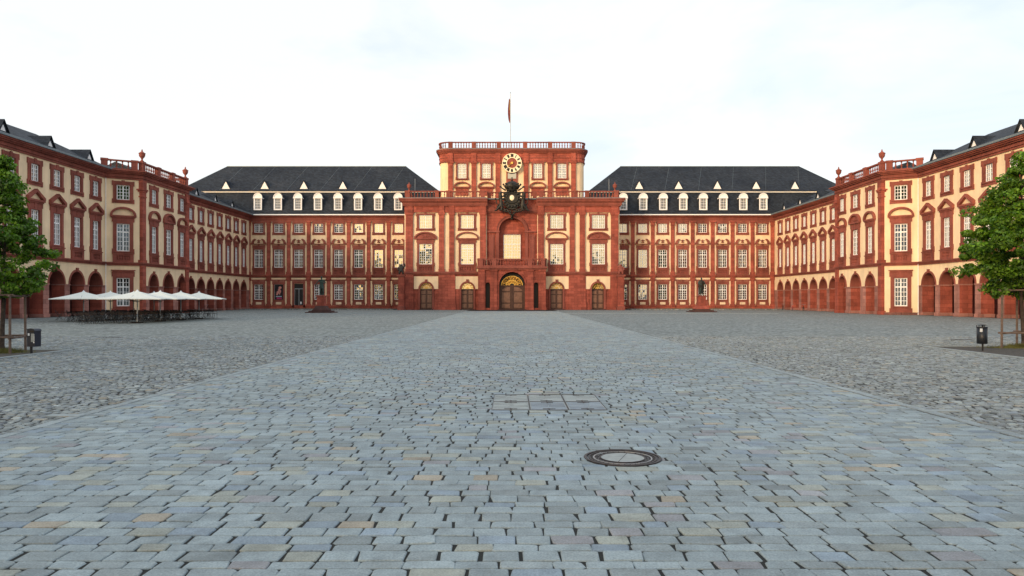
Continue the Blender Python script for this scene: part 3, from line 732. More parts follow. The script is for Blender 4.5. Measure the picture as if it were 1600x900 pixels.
    b.prism([(6.0 * math.cos(PI * i / 12), 174 + 6.2 * math.sin(PI * i / 12)) for i in range(13)][::-1], yf + .1, 12)
    b.ring(0, 174, 5.9, 6.1, 1.1, yf - .7, 12, n=12); m_f = b.mesh('dormer', 'offwhite')
    b = fu(); b.box(-4.5, 4.5, yf + 1.3, yf + 1.6, zb + 1.8, 172.5); m_g = b.mesh('glass', 'pane_sky_reflection')
    b = fu(); b.box(-.4, .4, yf + .8, yf + 1.2, zb + 1.8, 172.5)
    for z in (160.5, 164.5, 168.5): b.box(-4.5, 4.5, yf + .9, yf + 1.25, z - .22, z + .22)
    for x in (-2.4, 2.4): b.box(x - .2, x + .2, yf + .9, yf + 1.25, zb + 1.8, 172.5)
    b.box(-4.5, -3.9, yf + .8, yf + 1.2, zb + 1.8, 172.5); b.box(3.9, 4.5, yf + .8, yf + 1.2, zb + 1.8, 172.5); m_s = b.mesh('sash', 'white')
    b = fu(); b.box(-w2 - .5, w2 + .5, yf + 1.2, 14, zb - 3, 173); b.ring(0, 174, .5, .5, 6.8, yf + 1.2, 15, n=10); m_c = b.mesh('dormer_cheek', 'slate')
    for x in xs:
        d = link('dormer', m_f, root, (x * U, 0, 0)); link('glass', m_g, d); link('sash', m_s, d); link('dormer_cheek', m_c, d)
    # triangular dormers on the upper roof
    sl_ = (z2 - z1 - 1.4) / 56.0
    yf = 8.0; zb = z1 + 1.4 + (yf - 3) * sl_ - .4; hh = 12.6; w2 = 6.6
    yb = yf + hh / sl_ + 1
    b = fu(); b.add([(-w2 - .8, yf - 1.2, zb - .4), (0, yf - 1.2, zb + hh + .8), (w2 + .8, yf - 1.2, zb - .4), (-w2 - .8, yf + .6, zb - .4), (0, yb, zb + hh + .8), (w2 + .8, yf + .6, zb - .4)], [(0, 1, 4, 3), (1, 2, 5, 4)])
    b.add([(-w2, yf - .9, zb - .4), (0, yf - .9, zb + hh - .2), (w2, yf - .9, zb - .4), (-w2, yf + 3, zb - .4), (0, yb - 1, zb + hh - .2), (w2, yf + 3, zb - .4)], [(0, 3, 4, 1), (1, 4, 5, 2)])
    m_h = b.mesh('dormer', 'slate')
    b = fu(); b.prism([(-w2 + .4, zb), (w2 - .4, zb), (0, zb + hh - 1.0)], yf - .8, yf + .2); m_p = b.mesh('dormer_window', 'offwhite')
    for k in range(6):                       # lightning conductors lying on the slates
        xx = ex0 + 80 + k * (ex1 - ex0 - 150) / 5; y0_, y1_ = 5.0, 57.5
        b = fu(); b.tube((xx - 9, y0_, z1 + 1.5 + (y0_ - 3) * (z2 - z1 - 1.4) / 56), (xx + 9, y1_, z1 + 1.5 + (y1_ - 3) * (z2 - z1 - 1.4) / 56), .13, 4); b.build('conductor_cable', 'zinc', root)
    txs = [350, 411, 472.6, 534, 596] if sgn < 0 else [1000, 1062, 1123, 1184, 1245]
    for p in txs:
        x = (p - 800) * 1.0; d = link('dormer', m_h, root, (x * U, 0, 0)); link('dormer_window', m_p, d)
    return root
XL = [404.5 + 31.2 * i - 800 for i in range(8)]
XR = [973 + 31.15 * i - 800 for i in range(8)]
main_range('left main range with dark mansard roof and the poster window, between corner and central pavilion', XL, -410, -150, None, -1)
main_range('right main range with dark mansard roof, between central pavilion and right corner', XR, 150, 410, None, 1)

# ------------------------------------------------------------------ central pavilion
K = .95
def cx(px): return (px - 799.5) * K
def ch(py): return (HOR - py) * K + CAMZ / U
root = thing('central_pavilion', 'tall red sandstone central pavilion with clock, coat of arms and balcony', 'building', (0, D * K, 0))
CP = root
XO = 159.5      # half width
XI = 37.5       # half width of the recessed centre
for s in (-1, 1):
    w1, w2_ = sorted((s * 127.5, s * 66.0))
    wx = [s * 128.2, s * 66.4]
    dx = [s * 127.3, s * 66.2]
    a, b_ = sorted((s * XO, s * XI))
    hs = []
    for x in wx: hs += [hole('cen2', x), hole('cen1', x)]
    b = fu(); wall(b, a, b_, 55, 146, hs, 0, 2); b.build('wall', 'cream', root)
    for i, x in enumerate(wx): put_window('cen2', root, x); put_window('cen1f' if i == 0 else 'cen1', root, x)
    # ground floor in stone with arched doorways
    dh = [(x - 9.2, x + 9.2, 1, 40.2, 9.4) for x in dx]
    b = fu(); wall(b, a, b_, 0, 52.5, dh, -.6, 5); b.build('ground_floor_wall', 'red_stone', root)
    for i, x in enumerate(dx):
        b = fu(); wall(b, x - 18.2, x + 18.2, 31, 49.8, [(x - 11.4, x + 11.4, 31, 42.4, 11.4)], -1.1, .5); b.build('plaster_panel', 'cream', root)
        b = fu(); b.ring(x, 30.8, 9.1, 9.3, 2.4, -2.2, 4, n=16); b.prism([(x - 1.2, 40), (x + 1.2, 40), (x + 2, 45.2), (x - 2, 45.2)], -3, -.7); b.box(x - 11.6, x - 9.1, -2.2, 0, 1, 30.8); b.box(x + 9.1, x + 11.6, -2.2, 0, 1, 30.8); b.box(x - 13, x - 9, -2.8, 0, 29.4, 31.2); b.box(x + 9, x + 13, -2.8, 0, 29.4, 31.2)
        b.build('door_arch', 'red_trim', root)
        # double door with raised panels and a gilded fanlight
        o = fu(); o.box(x - 9.2, x + 9.2, 3.6, 4.6, 1, 30.6)
        for sx in (-1, 1):
            o.cur = 1
            for (z0, z1) in ((3, 9), (11, 22)):
                xa, xb = sorted((x + sx * 1.4, x + sx * 7.6)); o.box(xa, xb, 3.1, 3.7, z0, z1); o.box(xa + 1, xb - 1, 2.8, 3.2, z0 + 1, z1 - 1)
            xa, xb = sorted((x + sx * 1.4, x + sx * 7.6))
            o.prism([(xa, 23.5), (xb, 23.5), (xb, 27.5 if sx > 0 else 29.2), (xa, 29.2 if sx > 0 else 27.5)], 3.1, 3.7)
        o.cur = 0; o.box(x - .5, x + .5, 2.9, 3.7, 1, 30.6); o.box(x - 9.2, x + 9.2, 2.8, 3.7, 29.8, 31.2)
        door = o.build('door', ['door_wood', 'door_panel'], root)
        o = fu(); o.prism([(x + 9.2 * math.cos(PI * i / 12), 31.2 + 9 * math.sin(PI * i / 12)) for i in range(13)][::-1], 3.8, 4.2); o.build('fanlight', 'glass' if (i + (s > 0)) % 2 else 'clock_cream', door)
        o = fu()
        for k in range(1, 8):
            an = PI * k / 8; o.tube((x, 3.4, 31.4), (x + 8.8 * math.cos(an), 3.4, 31.2 + 8.6 * math.sin(an)), .28, 4)
        o.ring(x, 31.2, 2.4, 2.4, .6, 3.1, 3.6, n=8); o.ring(x, 31.2, 5.4, 5.4, .6, 3.1, 3.6, n=10); o.ring(x, 31.2, 8.3, 8.3, .8, 3.1, 3.6, n=12)
        for k in range(6):
            an = PI * (k + .5) / 6; o.torus((x + 6.9 * math.cos(an), 3.3, 31.2 + 6.9 * math.sin(an)), 1.1, .28, 'y', 8, 4)
        o.build('fanlight_grille', 'gold', door)
        b = fu(); b.box(x - 10.5, x + 10.5, -3, 3.6, 0, 1); b.build('doorstep', 'dark_stone', root)
    # pilasters
    for (p0, p1) in ((633.5, 645), (685.5, 693.8), (701.5, 709.5), (749.5, 759)):
        xa, xb = sorted((-s * cx(p0), -s * cx(p1)))
        b = fu(); b.box(xa, xb, -2.4, .1, 60.5, 140.5); b.box(xa - .7, xb + .7, -3.1, .1, 56.8, 60.5); b.box(xa - .4, xb + .4, -2.9, .1, 140.5, 141.6); b.box(xa - 1, xb + 1, -3.4, .1, 141.6, 144.6)
        b.box(xa, xb, -3.0, .1, 144.62, 154); b.build('pilaster', 'red_stone', root)
    for (p0, p1, d_) in ((633, 646, 3.2), (684.5, 711, 2.2), (746.5, 760, 1.6)):
        xa, xb = sorted((-s * cx(p0), -s * cx(p1)))
        b = fu(); b.box(xa, xb, -d_, -.5, 10, 52.4); b.box(xa - .8, xb + .8, -d_ - 1.1, -.5, 0, 9); b.prism([(xa - .8, 9), (xb + .8, 9), (xb, 10.4), (xa, 10.4)], -d_ - .6, -.5)
        b.build('ground_floor_pier', 'red_stone', root)
    # narrow pale strip between the twin pilasters is the wall itself; string course and entablature
    b = fu(); b.box(a - (1 if s < 0 else 0), b_ + (1 if s > 0 else 0), -3.2, .1, 52.5, 54.4); b.box(a - (1 if s < 0 else 0), b_ + (1 if s > 0 else 0), -4.2, .1, 54.4, 56.7); b.build('string_course', 'red_trim', root)
    b = fu(); b.box(a, b_, -1.7, .1, 144.6, 154); b.build('frieze', 'red_stone', root)
    b = fu()
    for (z0, z1, q) in ((154, 155.6, 3.6), (155.6, 158.8, 4.4), (158.8, 160.4, 5.8), (160.4, 162.6, 7.6), (162.6, 164.6, 9)):
        b.box(a - (q - 1.5 if s < 0 else 1.2), b_ + (q - 1.5 if s > 0 else 1.2), -q, 40, z0, z1)
    b.build('cornice', 'red_trim', root)
    b = fu(); b.box(a - (7.8 if s < 0 else 1.5), b_ + (7.8 if s > 0 else 1.5), -9.4, 40, 164.6, 165.5); b.build('cornice_cap', 'zinc', root)
    xa, xb = sorted((s * 158, s * 38))
    pd = [.03, .37, .51, .88] if s < 0 else [.12, .49, .63, .97]
    if s < 0: pd = [.03, .33 + .06, .53, .955]
    else: pd = [.045, .47, .61, .97]
    balustrade_line(root, (xa, -1.2), (xb, -1.2), 165.5, 10.8, pd)
    sx0 = s * 157
    balustrade_line(root, (sx0, 2), (sx0, 56), 165.53, 10.8, [.03, .5, .97])
    link('urn', URN, root, (s * 152.5 * U, -1.2 * U, 176.4 * U))
    b = fu(); b.tube((s * 145, 8, 165), (s * 145, 8, 196), .3, 5); b.build('lightning_rod', 'grey_metal', root)
# body and flat roof
b = fu(); b.box(-XO, -XI - .05, 5.6, 57, 0, 55); b.box(XI + .05, XO, 5.6, 57, 0, 55); b.box(-XO, -XI - .05, 1.7, 57, 55, 164.5); b.box(XI + .05, XO, 1.7, 57, 55, 164.5); b.box(-XI, XI, 12, 57, 0, 164.5)
b.build('body', 'red_stone', root)
b = fu(); b.box(-XO + 3, XO - 3, 3, 58, 164.7, 166); b.build('roof', 'zinc', root)
# recessed centre
b = fu(); wall(b, -XI, XI, 56, 156, [(-19.6, 19.6, 61, 137, 19.6)], 3.0, 7.5); b.build('centre_wall', 'red_stone', root)
b = fu(); wall(b, -20, 20, 60, 138, [(-13, 13, 74.6, 113)], 10.4, 1.5); b.build('niche_wall', 'red_stone', root)
put_window('grand', root, 0, 10.4)
b = fu(); b.ring(0, 117.4, 19.4, 19.4, 3.2, 1.0, 4, n=22); b.ring(0, 117.4, 22.6, 22.6, .9, .2, 4, n=22)
b.box(-23.6, -19.4, 1.6, 4, 61, 115); b.box(19.4, 23.6, 1.6, 4, 61, 115); b.box(-37, -18.6, .4, 4, 115, 117.5); b.box(18.6, 37, .4, 4, 115, 117.5); b.build('centre_arch', 'red_trim', root)
for s in (-1, 1):
    b = fu(); xa, xb = sorted((s * 26, s * 34)); b.box(xa, xb, 1.9, 3.2, 66, 112); b.box(xa + 1.4, xb - 1.4, 1.2, 2.2, 69, 108)
    b.build('recessed_panel', 'red_trim', root)
b = fu(); b.box(-XI, XI, 1.2, 8, 144.6, 147); b.box(-XI, XI, .2, 8, 147, 149); b.prism([(-XI, 149), (XI, 149), (XI, 158), (30, 156), (24, 150), (-24, 150), (-30, 156), (-XI, 158)], 2.0, 8); b.build('centre_entablature', 'red_trim', root)
b = fu(); b.box(-XI, XI, 6, 12, 156, 165.4); b.build('parapet', 'red_stone', root)
balustrade_line(root, (-37, 9), (37, 9), 165.6, 10.8, [.04, .96])
b = fu(); b.ell((0, .2, 139.5), (2.3, 2.2, 3.6), 9, 7); b.ell((0, -1.2, 138.4), (1.0, 1.4, 1.4)); b.box(-1.8, 1.8, .2, 3, 134, 138); b.build('keystone_mask', 'bronze', root, smooth=True)
# porch with balcony
PX = 48.6; PY = -14
b = fu(); wall(b, -PX, PX, 0, 61, [(-19, 19, 1, 56, 19), (-38.8, -32.2, 3, 40.6, 3.3), (32.2, 38.8, 3, 40.6, 3.3)], PY, 8)
b.box(-PX, -PX + .1, PY, 0, 0, 61); b.box(PX - .1, PX, PY, 0, 0, 61); b.build('porch_wall', 'red_stone', root)
b = fu(); b.box(-PX + .2, -19.2, PY + 8, -1, 57, 61); b.box(-PX + .2, PX - .2, PY + 8, 3, 57, 61)
for s in (-1, 1):
    xa, xb = sorted((s * 20.5, s * 31)); b.box(xa, xb, PY + .1, -1, 0, 57)
    xa, xb = sorted((s * 39.5, s * 48)); b.box(xa, xb, PY + .1, -1, 0, 57)
b.build('porch_body', 'red_stone', root)
b = fu()
for s in (-1, 1):
    for (p, q) in ((39.6, 49.4), (21.6, 31.4)):
        xa, xb = sorted((s * p, s * q)); b.box(xa, xb, PY - 1.6, PY + .1, 4, 57); b.box(xa - .7, xb + .7, PY - 2.4, PY + .1, 0, 4); b.box(xa - .5, xb + .5, PY - 2.2, PY + .1, 57, 59)
b.ring(0, 37, 18.9, 18.9, 1.8, PY - .9, PY + .1, n=20); b.ring(0, 37, 20.7, 20.7, .7, PY - 1.4, PY + .1, n=20)
b.build('porch_pilasters', 'red_stone', root)
b = fu(); b.box(-PX - 1.5, PX + 1.5, PY - 2.6, 3, 59, 61); b.box(-PX - 3, PX + 3, PY - 4, 3, 61.02, 63.8); b.build('balcony_slab', 'red_trim', root)
balustrade_line(root, (-PX, PY - 1.5), (PX, PY - 1.5), 63.8, 11.4, [.035, .23, .77, .965], 3.9)
for s in (-1, 1): balustrade_line(root, (s * (PX - .2), PY + 1.5), (s * (PX - .2), 1), 63.83, 11.4, [.1, .9], 3.9)
b = fu(); b.box(-19, 19, -3.2, -2.2, 1, 36)
b.cur = 1
for sx in (-1, 1):
    for (z0, z1) in ((3, 9), (11, 26)):
        xa, xb = sorted((sx * 3, sx * 15)); b.box(xa, xb, -3.9, -3.1, z0, z1); b.box(xa + 2.2, xb - 1.6, -4.4, -3.8, z0 + 1.4, z1 - 1.4)
    poly = [(3, 28), (15, 28), (15, 30), (9, 33.4), (3, 34)]; poly = [(sx * x, z) for x, z in poly]
    b.prism(poly if sx < 0 else poly[::-1], -3.9, -3.1)
b.cur = 0; b.box(-1, 1, -4.2, -3.1, 1, 36); b.box(-19, 19, -4.4, -2.2, 34.6, 36.4)
door = b.build('door', ['door_wood', 'door_panel'], root); door['label'] = 'large panelled main door under the gilded fanlight'
b = fu(); b.prism([(18.6 * math.cos(PI * i / 16), 36.4 + 18.4 * math.sin(PI * i / 16)) for i in range(17)][::-1], -2.6, -2.2); b.build('fanlight', 'black', door)
b = fu()
for k in range(1, 12):
    an = PI * k / 12; b.tube((4 * math.cos(an), -3.4, 36.6 + 3 * math.sin(an)), (16 * math.cos(an), -3.4, 36.4 + 14 * math.sin(an)), .45, 4)
for rr in (3.4, 8, 15): b.ring(0, 36.4, rr, rr * .88, .9, -3.8, -3.1, n=16)
for k in range(9):
    an = PI * (k + .5) / 9
    b.torus((11.6 * math.cos(an), -3.6, 36.4 + 10.2 * math.sin(an)), 1.9, .5, 'y', 10, 4); b.torus((6 * math.cos(an), -3.6, 36.4 + 5.2 * math.sin(an)), 1.0, .4, 'y', 8, 4)
    b.torus((14.2 * math.cos(an + .15), -3.5, 36.4 + 12.6 * math.sin(an + .15)), .9, .35, 'y', 7, 4)
b.build('fanlight_grille', 'gold', door)
b = fu(); b.box(-21, 21, PY - 3.5, PY + 10, 0, 1); b.build('doorstep', 'dark_stone', root)
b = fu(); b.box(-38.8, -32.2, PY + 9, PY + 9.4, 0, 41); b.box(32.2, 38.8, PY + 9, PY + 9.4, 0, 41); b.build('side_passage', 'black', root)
# tower above
TY = 57.5
def rrect(hw, y0, r, dep, o=0, n=8):
    """rounded front corners"""
    pts = [(hw + o, y0 + dep)]
    for i in range(n + 1):
        a = PI / 2 * i / n; pts.append((hw - r + (r + o) * math.cos(a), y0 + r - (r + o) * math.sin(a)))
    pts2 = [(-x, y) for x, y in pts[::-1]]
    return (pts + pts2)[::-1]
HW = 113.5; RR = 15.0
def tslab(name, o, z0, z1, mat, dep=70): b = fu(); b.slab(rrect(HW, TY, RR, dep, o), z0, z1); return b.build(name, mat, root)
tslab('tower_wall', 0, 160, 232, 'cream')
tslab('tower_frieze', 1.4, 230.6, 243.6, 'red_stone')
b = fu()
for (z0, z1, o) in ((229.6, 230.62, 2.0), (236, 237.2, 2.1), (243.6, 244.8, 2.8), (244.8, 246.2, 3.8), (246.2, 248, 5.2), (248, 249.6, 6.4)): b.slab(rrect(HW, TY, RR, 70.5 + o, o), z0, z1)
b.build('tower_cornice', 'red_trim', root)
tslab('tower_cap', 6.6, 249.6, 250.4, 'zinc', 72)
# tower pilasters and base fields
tp = [-96, -59.5, -22, 22, 59.5, 96]
for x in tp:
    b = fu(); b.box(x - 3.7, x + 3.7, TY - 2.4, TY + .2, 166, 227.2); b.box(x - 4.3, x + 4.3, TY - 2.9, TY + .2, 227.2, 228.2); b.box(x - 5, x + 5, TY - 3.5, TY + .2, 228.2, 230.6); b.box(x - 4, x + 4, TY - 3.0, TY + .2, 230.7, 243.6); b.build('pilaster', 'red_stone', root)
for x in (-78, -40.2, 40.2, 78):
    k = WK['tower']; put_window('tower', root, x, TY - 1.3)
    b = fu(); b.box(x - 10, x + 10, TY - 1.6, TY + .1, 177.5, 189); b.build('tower_base_field', 'red_stone', root)
b = fu(); b.box(-9, 9, TY - 1.5, TY + .1, 196, 228); b.build('tower_base_field', 'red_trim', root)
b = fu(); b.box(-6.6, 6.6, TY - 1.9, TY - 1.5, 204, 222); b.build('window', 'glass', root)
# tower balustrade: along the rounded front
path = rrect(HW, TY, RR, 60, 1.0, 10)
zz, hh = 250.4, 11.0
segs = [(Vector(path[i]), Vector(path[i + 1])) for i in range(len(path) - 1)]
tot = sum((q - p).length for p, q in segs)
def along(d):
    for p, q in segs:
        l = (q - p).length
        if d <= l: return p + (q - p) * (d / l), math.atan2(q.y - p.y, q.x - p.x)
        d -= l
    return segs[-1][1], 0
b1 = fu(); o1, i1 = rrect(HW, TY, RR, 60, 2.6, 10), rrect(HW, TY, RR, 60, -.6, 10)
for (za, zb) in ((0, hh * .13), (hh * .87, hh)):
    bb = fu(); n = len(o1)
    for i in range(n - 1):
        P, Q, R1, S1 = o1[i], o1[i + 1], i1[i + 1], i1[i]
        bb.add([(*P, zz + za), (*Q, zz + za), (*R1, zz + za), (*S1, zz + za), (*P, zz + zb), (*Q, zz + zb), (*R1, zz + zb), (*S1, zz + zb)], [(4, 5, 6, 7), (3, 2, 1, 0), (0, 1, 5, 4), (2, 3, 7, 6)])
    bb.build('base_rail' if za == 0 else 'top_rail', 'red_trim', root)
pedx = [-96, -59.5, -20.5, 20.5, 59.5, 96]
bb = fu(); d = 2.0
while d < tot:
    p, a = along(d)
    if p.y > TY + 55 or not any(abs(p.x - q) < 4.6 and p.y < TY + 4 for q in pedx): bb.lathe([(r * 1.02 / .85, q * hh * .74) for r, q in BAL], p.x, p.y, zz + hh * .13, 6)
    d += 4.15
stuff(bb.build('balusters', 'red_trim', root))
for x in pedx:
    bb = fu(); bb.box(x - 3.4, x + 3.4, TY - 3.2, TY + 1.6, zz - .02, zz + hh + .1); bb.build('pedestal', 'red_trim', root)
# clock
clk = fu(); CZ = 227.4; CY = TY - 7.2; CR = 14.8
clk.ring(0, CZ, 0.01, 0.01, 9.0, CY + .4, TY - 1, 0, 2 * PI, 24); clock = clk.build('clock', 'red_trim', root)
b = fu(); b.ring(0, CZ, 8.4, 8.4, CR - 8.4, CY, TY - 1.4, 0, 2 * PI, 36); b.build('dial', 'clock_cream', clock)
b = fu(); b.ring(0, CZ, CR - .5, CR - .5, .9, CY - .5, TY - 1.5, 0, 2 * PI, 36); b.build('dial_rim', 'clock_cream', clock); b = fu(); b.ring(0, CZ, 7.9, 7.9, .6, CY - .4, CY + .6, 0, 2 * PI, 30); b.build('dial_rim', 'clock_cream', clock)
num = ['XII', 'I', 'II', 'III', 'IV', 'V', 'VI', 'VII', 'VIII', 'IX', 'X', 'XI']
for i, t_ in enumerate(num):
    b = MB(U); wd = {'I': 1.0, 'V': 2.2, 'X': 2.2}; Wt = sum(wd[c] for c in t_); x = -Wt / 2; zl = 4.6
    def st(p, q, w=.62):
        p, q = Vector(p), Vector(q); n_ = (q - p).normalized(); n_ = Vector((-n_.y, n_.x)) * w
        P = [p - n_, q - n_, q + n_, p + n_]; b.prism([(v.x, v.y) for v in P], -.25, .1)
    for c in t_:
        c0, c1 = x + .12, x + wd[c] - .12; cm = (c0 + c1) / 2
        if c == 'I': st((cm, -zl / 2), (cm, zl / 2))
        if c == 'V': st((c0 + .2, zl / 2), (cm, -zl / 2)); st((c1 - .2, zl / 2), (cm, -zl / 2))
        if c == 'X': st((c0 + .2, zl / 2), (c1 - .2, -zl / 2)); st((c1 - .2, zl / 2), (c0 + .2, -zl / 2))
        x += wd[c]
    a = 2 * PI * i / 12
    link('numeral', b.mesh('numeral', 'black'), clock, (11.6 * math.sin(a) * U, CY * U, (CZ + 11.6 * math.cos(a)) * U), (0, a, 0))
for nm, ang, l, w_ in (('hour_hand', 2 * PI * 7.63 / 12, 6.6, .7), ('minute_hand', 2 * PI * 38 / 60, 10.4, .42)):
    b = fu(); b.prism([(-w_, -2.6), (w_, -2.6), (w_ * 1.3, l * .6), (0, l), (-w_ * 1.3, l * .6)], -.2, .2)
    link(nm, b.mesh(nm, 'gold'), clock, (0, (CY - .9) * U, CZ * U), (0, ang, 0))
b = fu(); b.ring(0, CZ, 0.01, .01, 1.6, CY - 1.3, CY + .3, 0, 2 * PI, 12); b.build('hub', 'gold', clock)

def skin(name, mat, parent, pts, edges, rad, loc=(0, 0, 0), sub=2, scale=1.0, root_i=0, rot=0):
    me = bpy.data.meshes.new('tmp'); me.from_pydata([tuple(a * scale for a in p) for p in pts], edges, [])
    o = bpy.data.objects.new('tmp', me); COL.objects.link(o)
    md = o.modifiers.new('s', 'SKIN'); md.use_smooth_shade = True; md.branch_smoothing = .6
    for i, v in enumerate(me.skin_vertices[0].data):
        r = rad[i]; r = r if isinstance(r, tuple) else (r, r); v.radius = (r[0] * scale, r[1] * scale); v.use_root = i == root_i
    if sub: o.modifiers.new('u', 'SUBSURF').levels = sub
    dg = bpy.context.evaluated_depsgraph_get(); m2 = bpy.data.meshes.new_from_object(o.evaluated_get(dg)); m2.name = name
    bpy.data.objects.remove(o); bpy.data.meshes.remove(me)
    m2.materials.clear(); m2.materials.append(M[mat])
    return link(name, m2, parent, loc, rot)
# coat of arms: gilded oval on a dark shield, crown, two lions, scrolls
arms_y = -7
ca = fu()
sh = [(0, -15), (5, -13.5), (9, -9), (10.5, -2), (10, 6), (11.5, 10), (6, 12), (0, 11), (-6, 12), (-11.5, 10), (-10, 6), (-10.5, -2), (-9, -9), (-5, -13.5)]
ca.prism([(x, z + 163) for x, z in sh], arms_y - 1, 7)
arms = ca.build('coat_of_arms', 'bronze', root); arms.scale = (1.14, 1, 1)
b = fu(); b.torus((0, arms_y - 1.2, 165), 7.6, 1.2, 'y', 20, 6)
for k in range(16):
    a = 2 * PI * k / 16; b.ell((10.2 * math.cos(a), arms_y - 1.5, 163.5 + 11.4 * math.sin(a)), (2.2, 1.6, 1.8 + .6 * (k % 2)), 7, 5)
for s in (-1, 1):
    for (x, z, r) in ((14, 150, 3), (11, 147.5, 2.6), (7, 146.5, 2.6), (17.5, 152, 2.2), (3, 145, 2.2), (12, 154, 2.6), (19, 148.5, 1.6)):
        b.torus((s * x, arms_y - .6, z), r * .72, r * .42, 'y', 10, 5)
    b.tube((s * 4, arms_y, 143.5), (0, arms_y, 140), 1.2, 6)
b.build('scrollwork', 'bronze', arms, smooth=True)
b = fu(); b.ell((0, arms_y - 1.6, 165.2), (3.1, .7, 4.2), 12, 8); b.build('gilded_oval', 'clock_cream', arms, smooth=True)
b = fu(); b.lathe([(6.2, 175), (7.2, 176), (7.0, 178.5), (9.2, 181), (9.5, 184), (7.8, 187), (4.6, 189.2), (1.4, 190.2), (.9, 190.6)], 0, arms_y + 1, 0, 14)
for k in range(8):
    a = 2 * PI * k / 8
    b.tube((7 * math.cos(a), arms_y + 1 + 7 * math.sin(a), 178), (10.6 * math.cos(a), arms_y + 1 + 10 * math.sin(a), 184), 1.0, 5); b.ell((11 * math.cos(a), arms_y + 1 + 10 * math.sin(a), 185.2), (1.4, 1.4, 1.6), 6, 5)
b.ell((0, arms_y + 1, 192), (1.5, 1.5, 1.5)); b.tube((0, arms_y + 1, 193), (0, arms_y + 1, 196), .5, 5); b.tube((-1.4, arms_y + 1, 194.8), (1.4, arms_y + 1, 194.8), .45, 5)
for s in (-1, 1):     # plumes beside the crown
    b.tube((s * 8, arms_y, 176), (s * 14.5, arms_y, 181), 1.3, 6, .7); b.ell((s * 15, arms_y, 181.6), (1.7, 1.2, 1.5), 6, 5); b.tube((s * 9, arms_y, 172), (s * 14, arms_y, 174), 1.4, 6, .6)
b.build('crown', 'bronze', arms, smooth=True)
for s in (-1, 1):
    P = [(13.5, 0, 156), (14.2, 0, 162), (15.5, 0, 167.5), (16, -.3, 171), (14.6, -1, 173.2), (12.6, -1.4, 172.6),
         (12, -1, 167), (9.8, -1.4, 169), (13.5, -1.5, 163.5), (10.6, -1.8, 162.5),
         (15.5, -.5, 152.5), (18.4, -.5, 149.5), (20.6, -1, 146.5), (23, -1.2, 146.2), (13, -1, 151.5), (13.8, -1.4, 147), (16.2, -1.6, 146.4),
         (17.5, .5, 155), (20.5, .5, 157.5), (20, .5, 162), (22, .5, 165)]
    P = [(s * x, y + arms_y - 1.5, z) for x, y, z in P]
    E = [(0, 1), (1, 2), (2, 3), (3, 4), (4, 5), (2, 6), (6, 7), (1, 8), (8, 9), (0, 10), (10, 11), (11, 12), (12, 13), (0, 14), (14, 15), (15, 16), (0, 17), (17, 18), (18, 19), (19, 20)]
    Rd = [2.9, 3.2, 3.4, 2.8, 2.4, 1.4, 1.5, 1.0, 1.4, 1.0, 2.4, 1.5, 1.1, 1.0, 1.9, 1.1, .9, .8, .6, .6, 1.1]
    skin('lion', 'bronze', arms, P, E, Rd, sub=1, scale=U)
# flagpole on the tower
fp = thing('flagpole', 'thin white flagpole with limp flag on top of the clock tower', 'flagpole', ((797 - 799.5) * U, (ZD + 25) * U, 250.4 * U))
zt = (HOR - 145) * (ZD + 25) / ZD + CAMZ / U - 250.4
b = fu(); b.tube((0, 0, 0), (0, 0, zt), .62, 8, .45); b.ell((0, 0, zt + .6), (.8, .8, .8)); b.build('pole', 'grey_metal', fp)
vs, fs = [], []
nz, nx = 16, 8
for j in range(nz):
    for i in range(nx):
        t_ = i / (nx - 1); h_ = j / (nz - 1)
        vs.append((-.5 - t_ * (1.6 + 1.8 * math.sin(h_ * PI * .8)) , math.sin(t_ * 9 + h_ * 3) * .9 - .2, zt - 11 - h_ * (36 + 2 * math.sin(t_ * 5)) + 2 * t_))
for j in range(nz - 1):
    for i in range(nx - 1): fs.append((j * nx + i, j * nx + i + 1, (j + 1) * nx + i + 1, (j + 1) * nx + i))
b = fu()
for k, f in enumerate(fs):
    b.cur = 0 if (k % (nx - 1)) > 2 or (k // (nx - 1)) > 6 else 1
    b.f.append(f); b.m.append(b.cur)
b.v = vs; fl = b.build('flag', ['flag_red', 'flag_gold'], fp, smooth=True)
sm = fl.modifiers.new('thickness', 'SOLIDIFY'); sm.thickness = .02

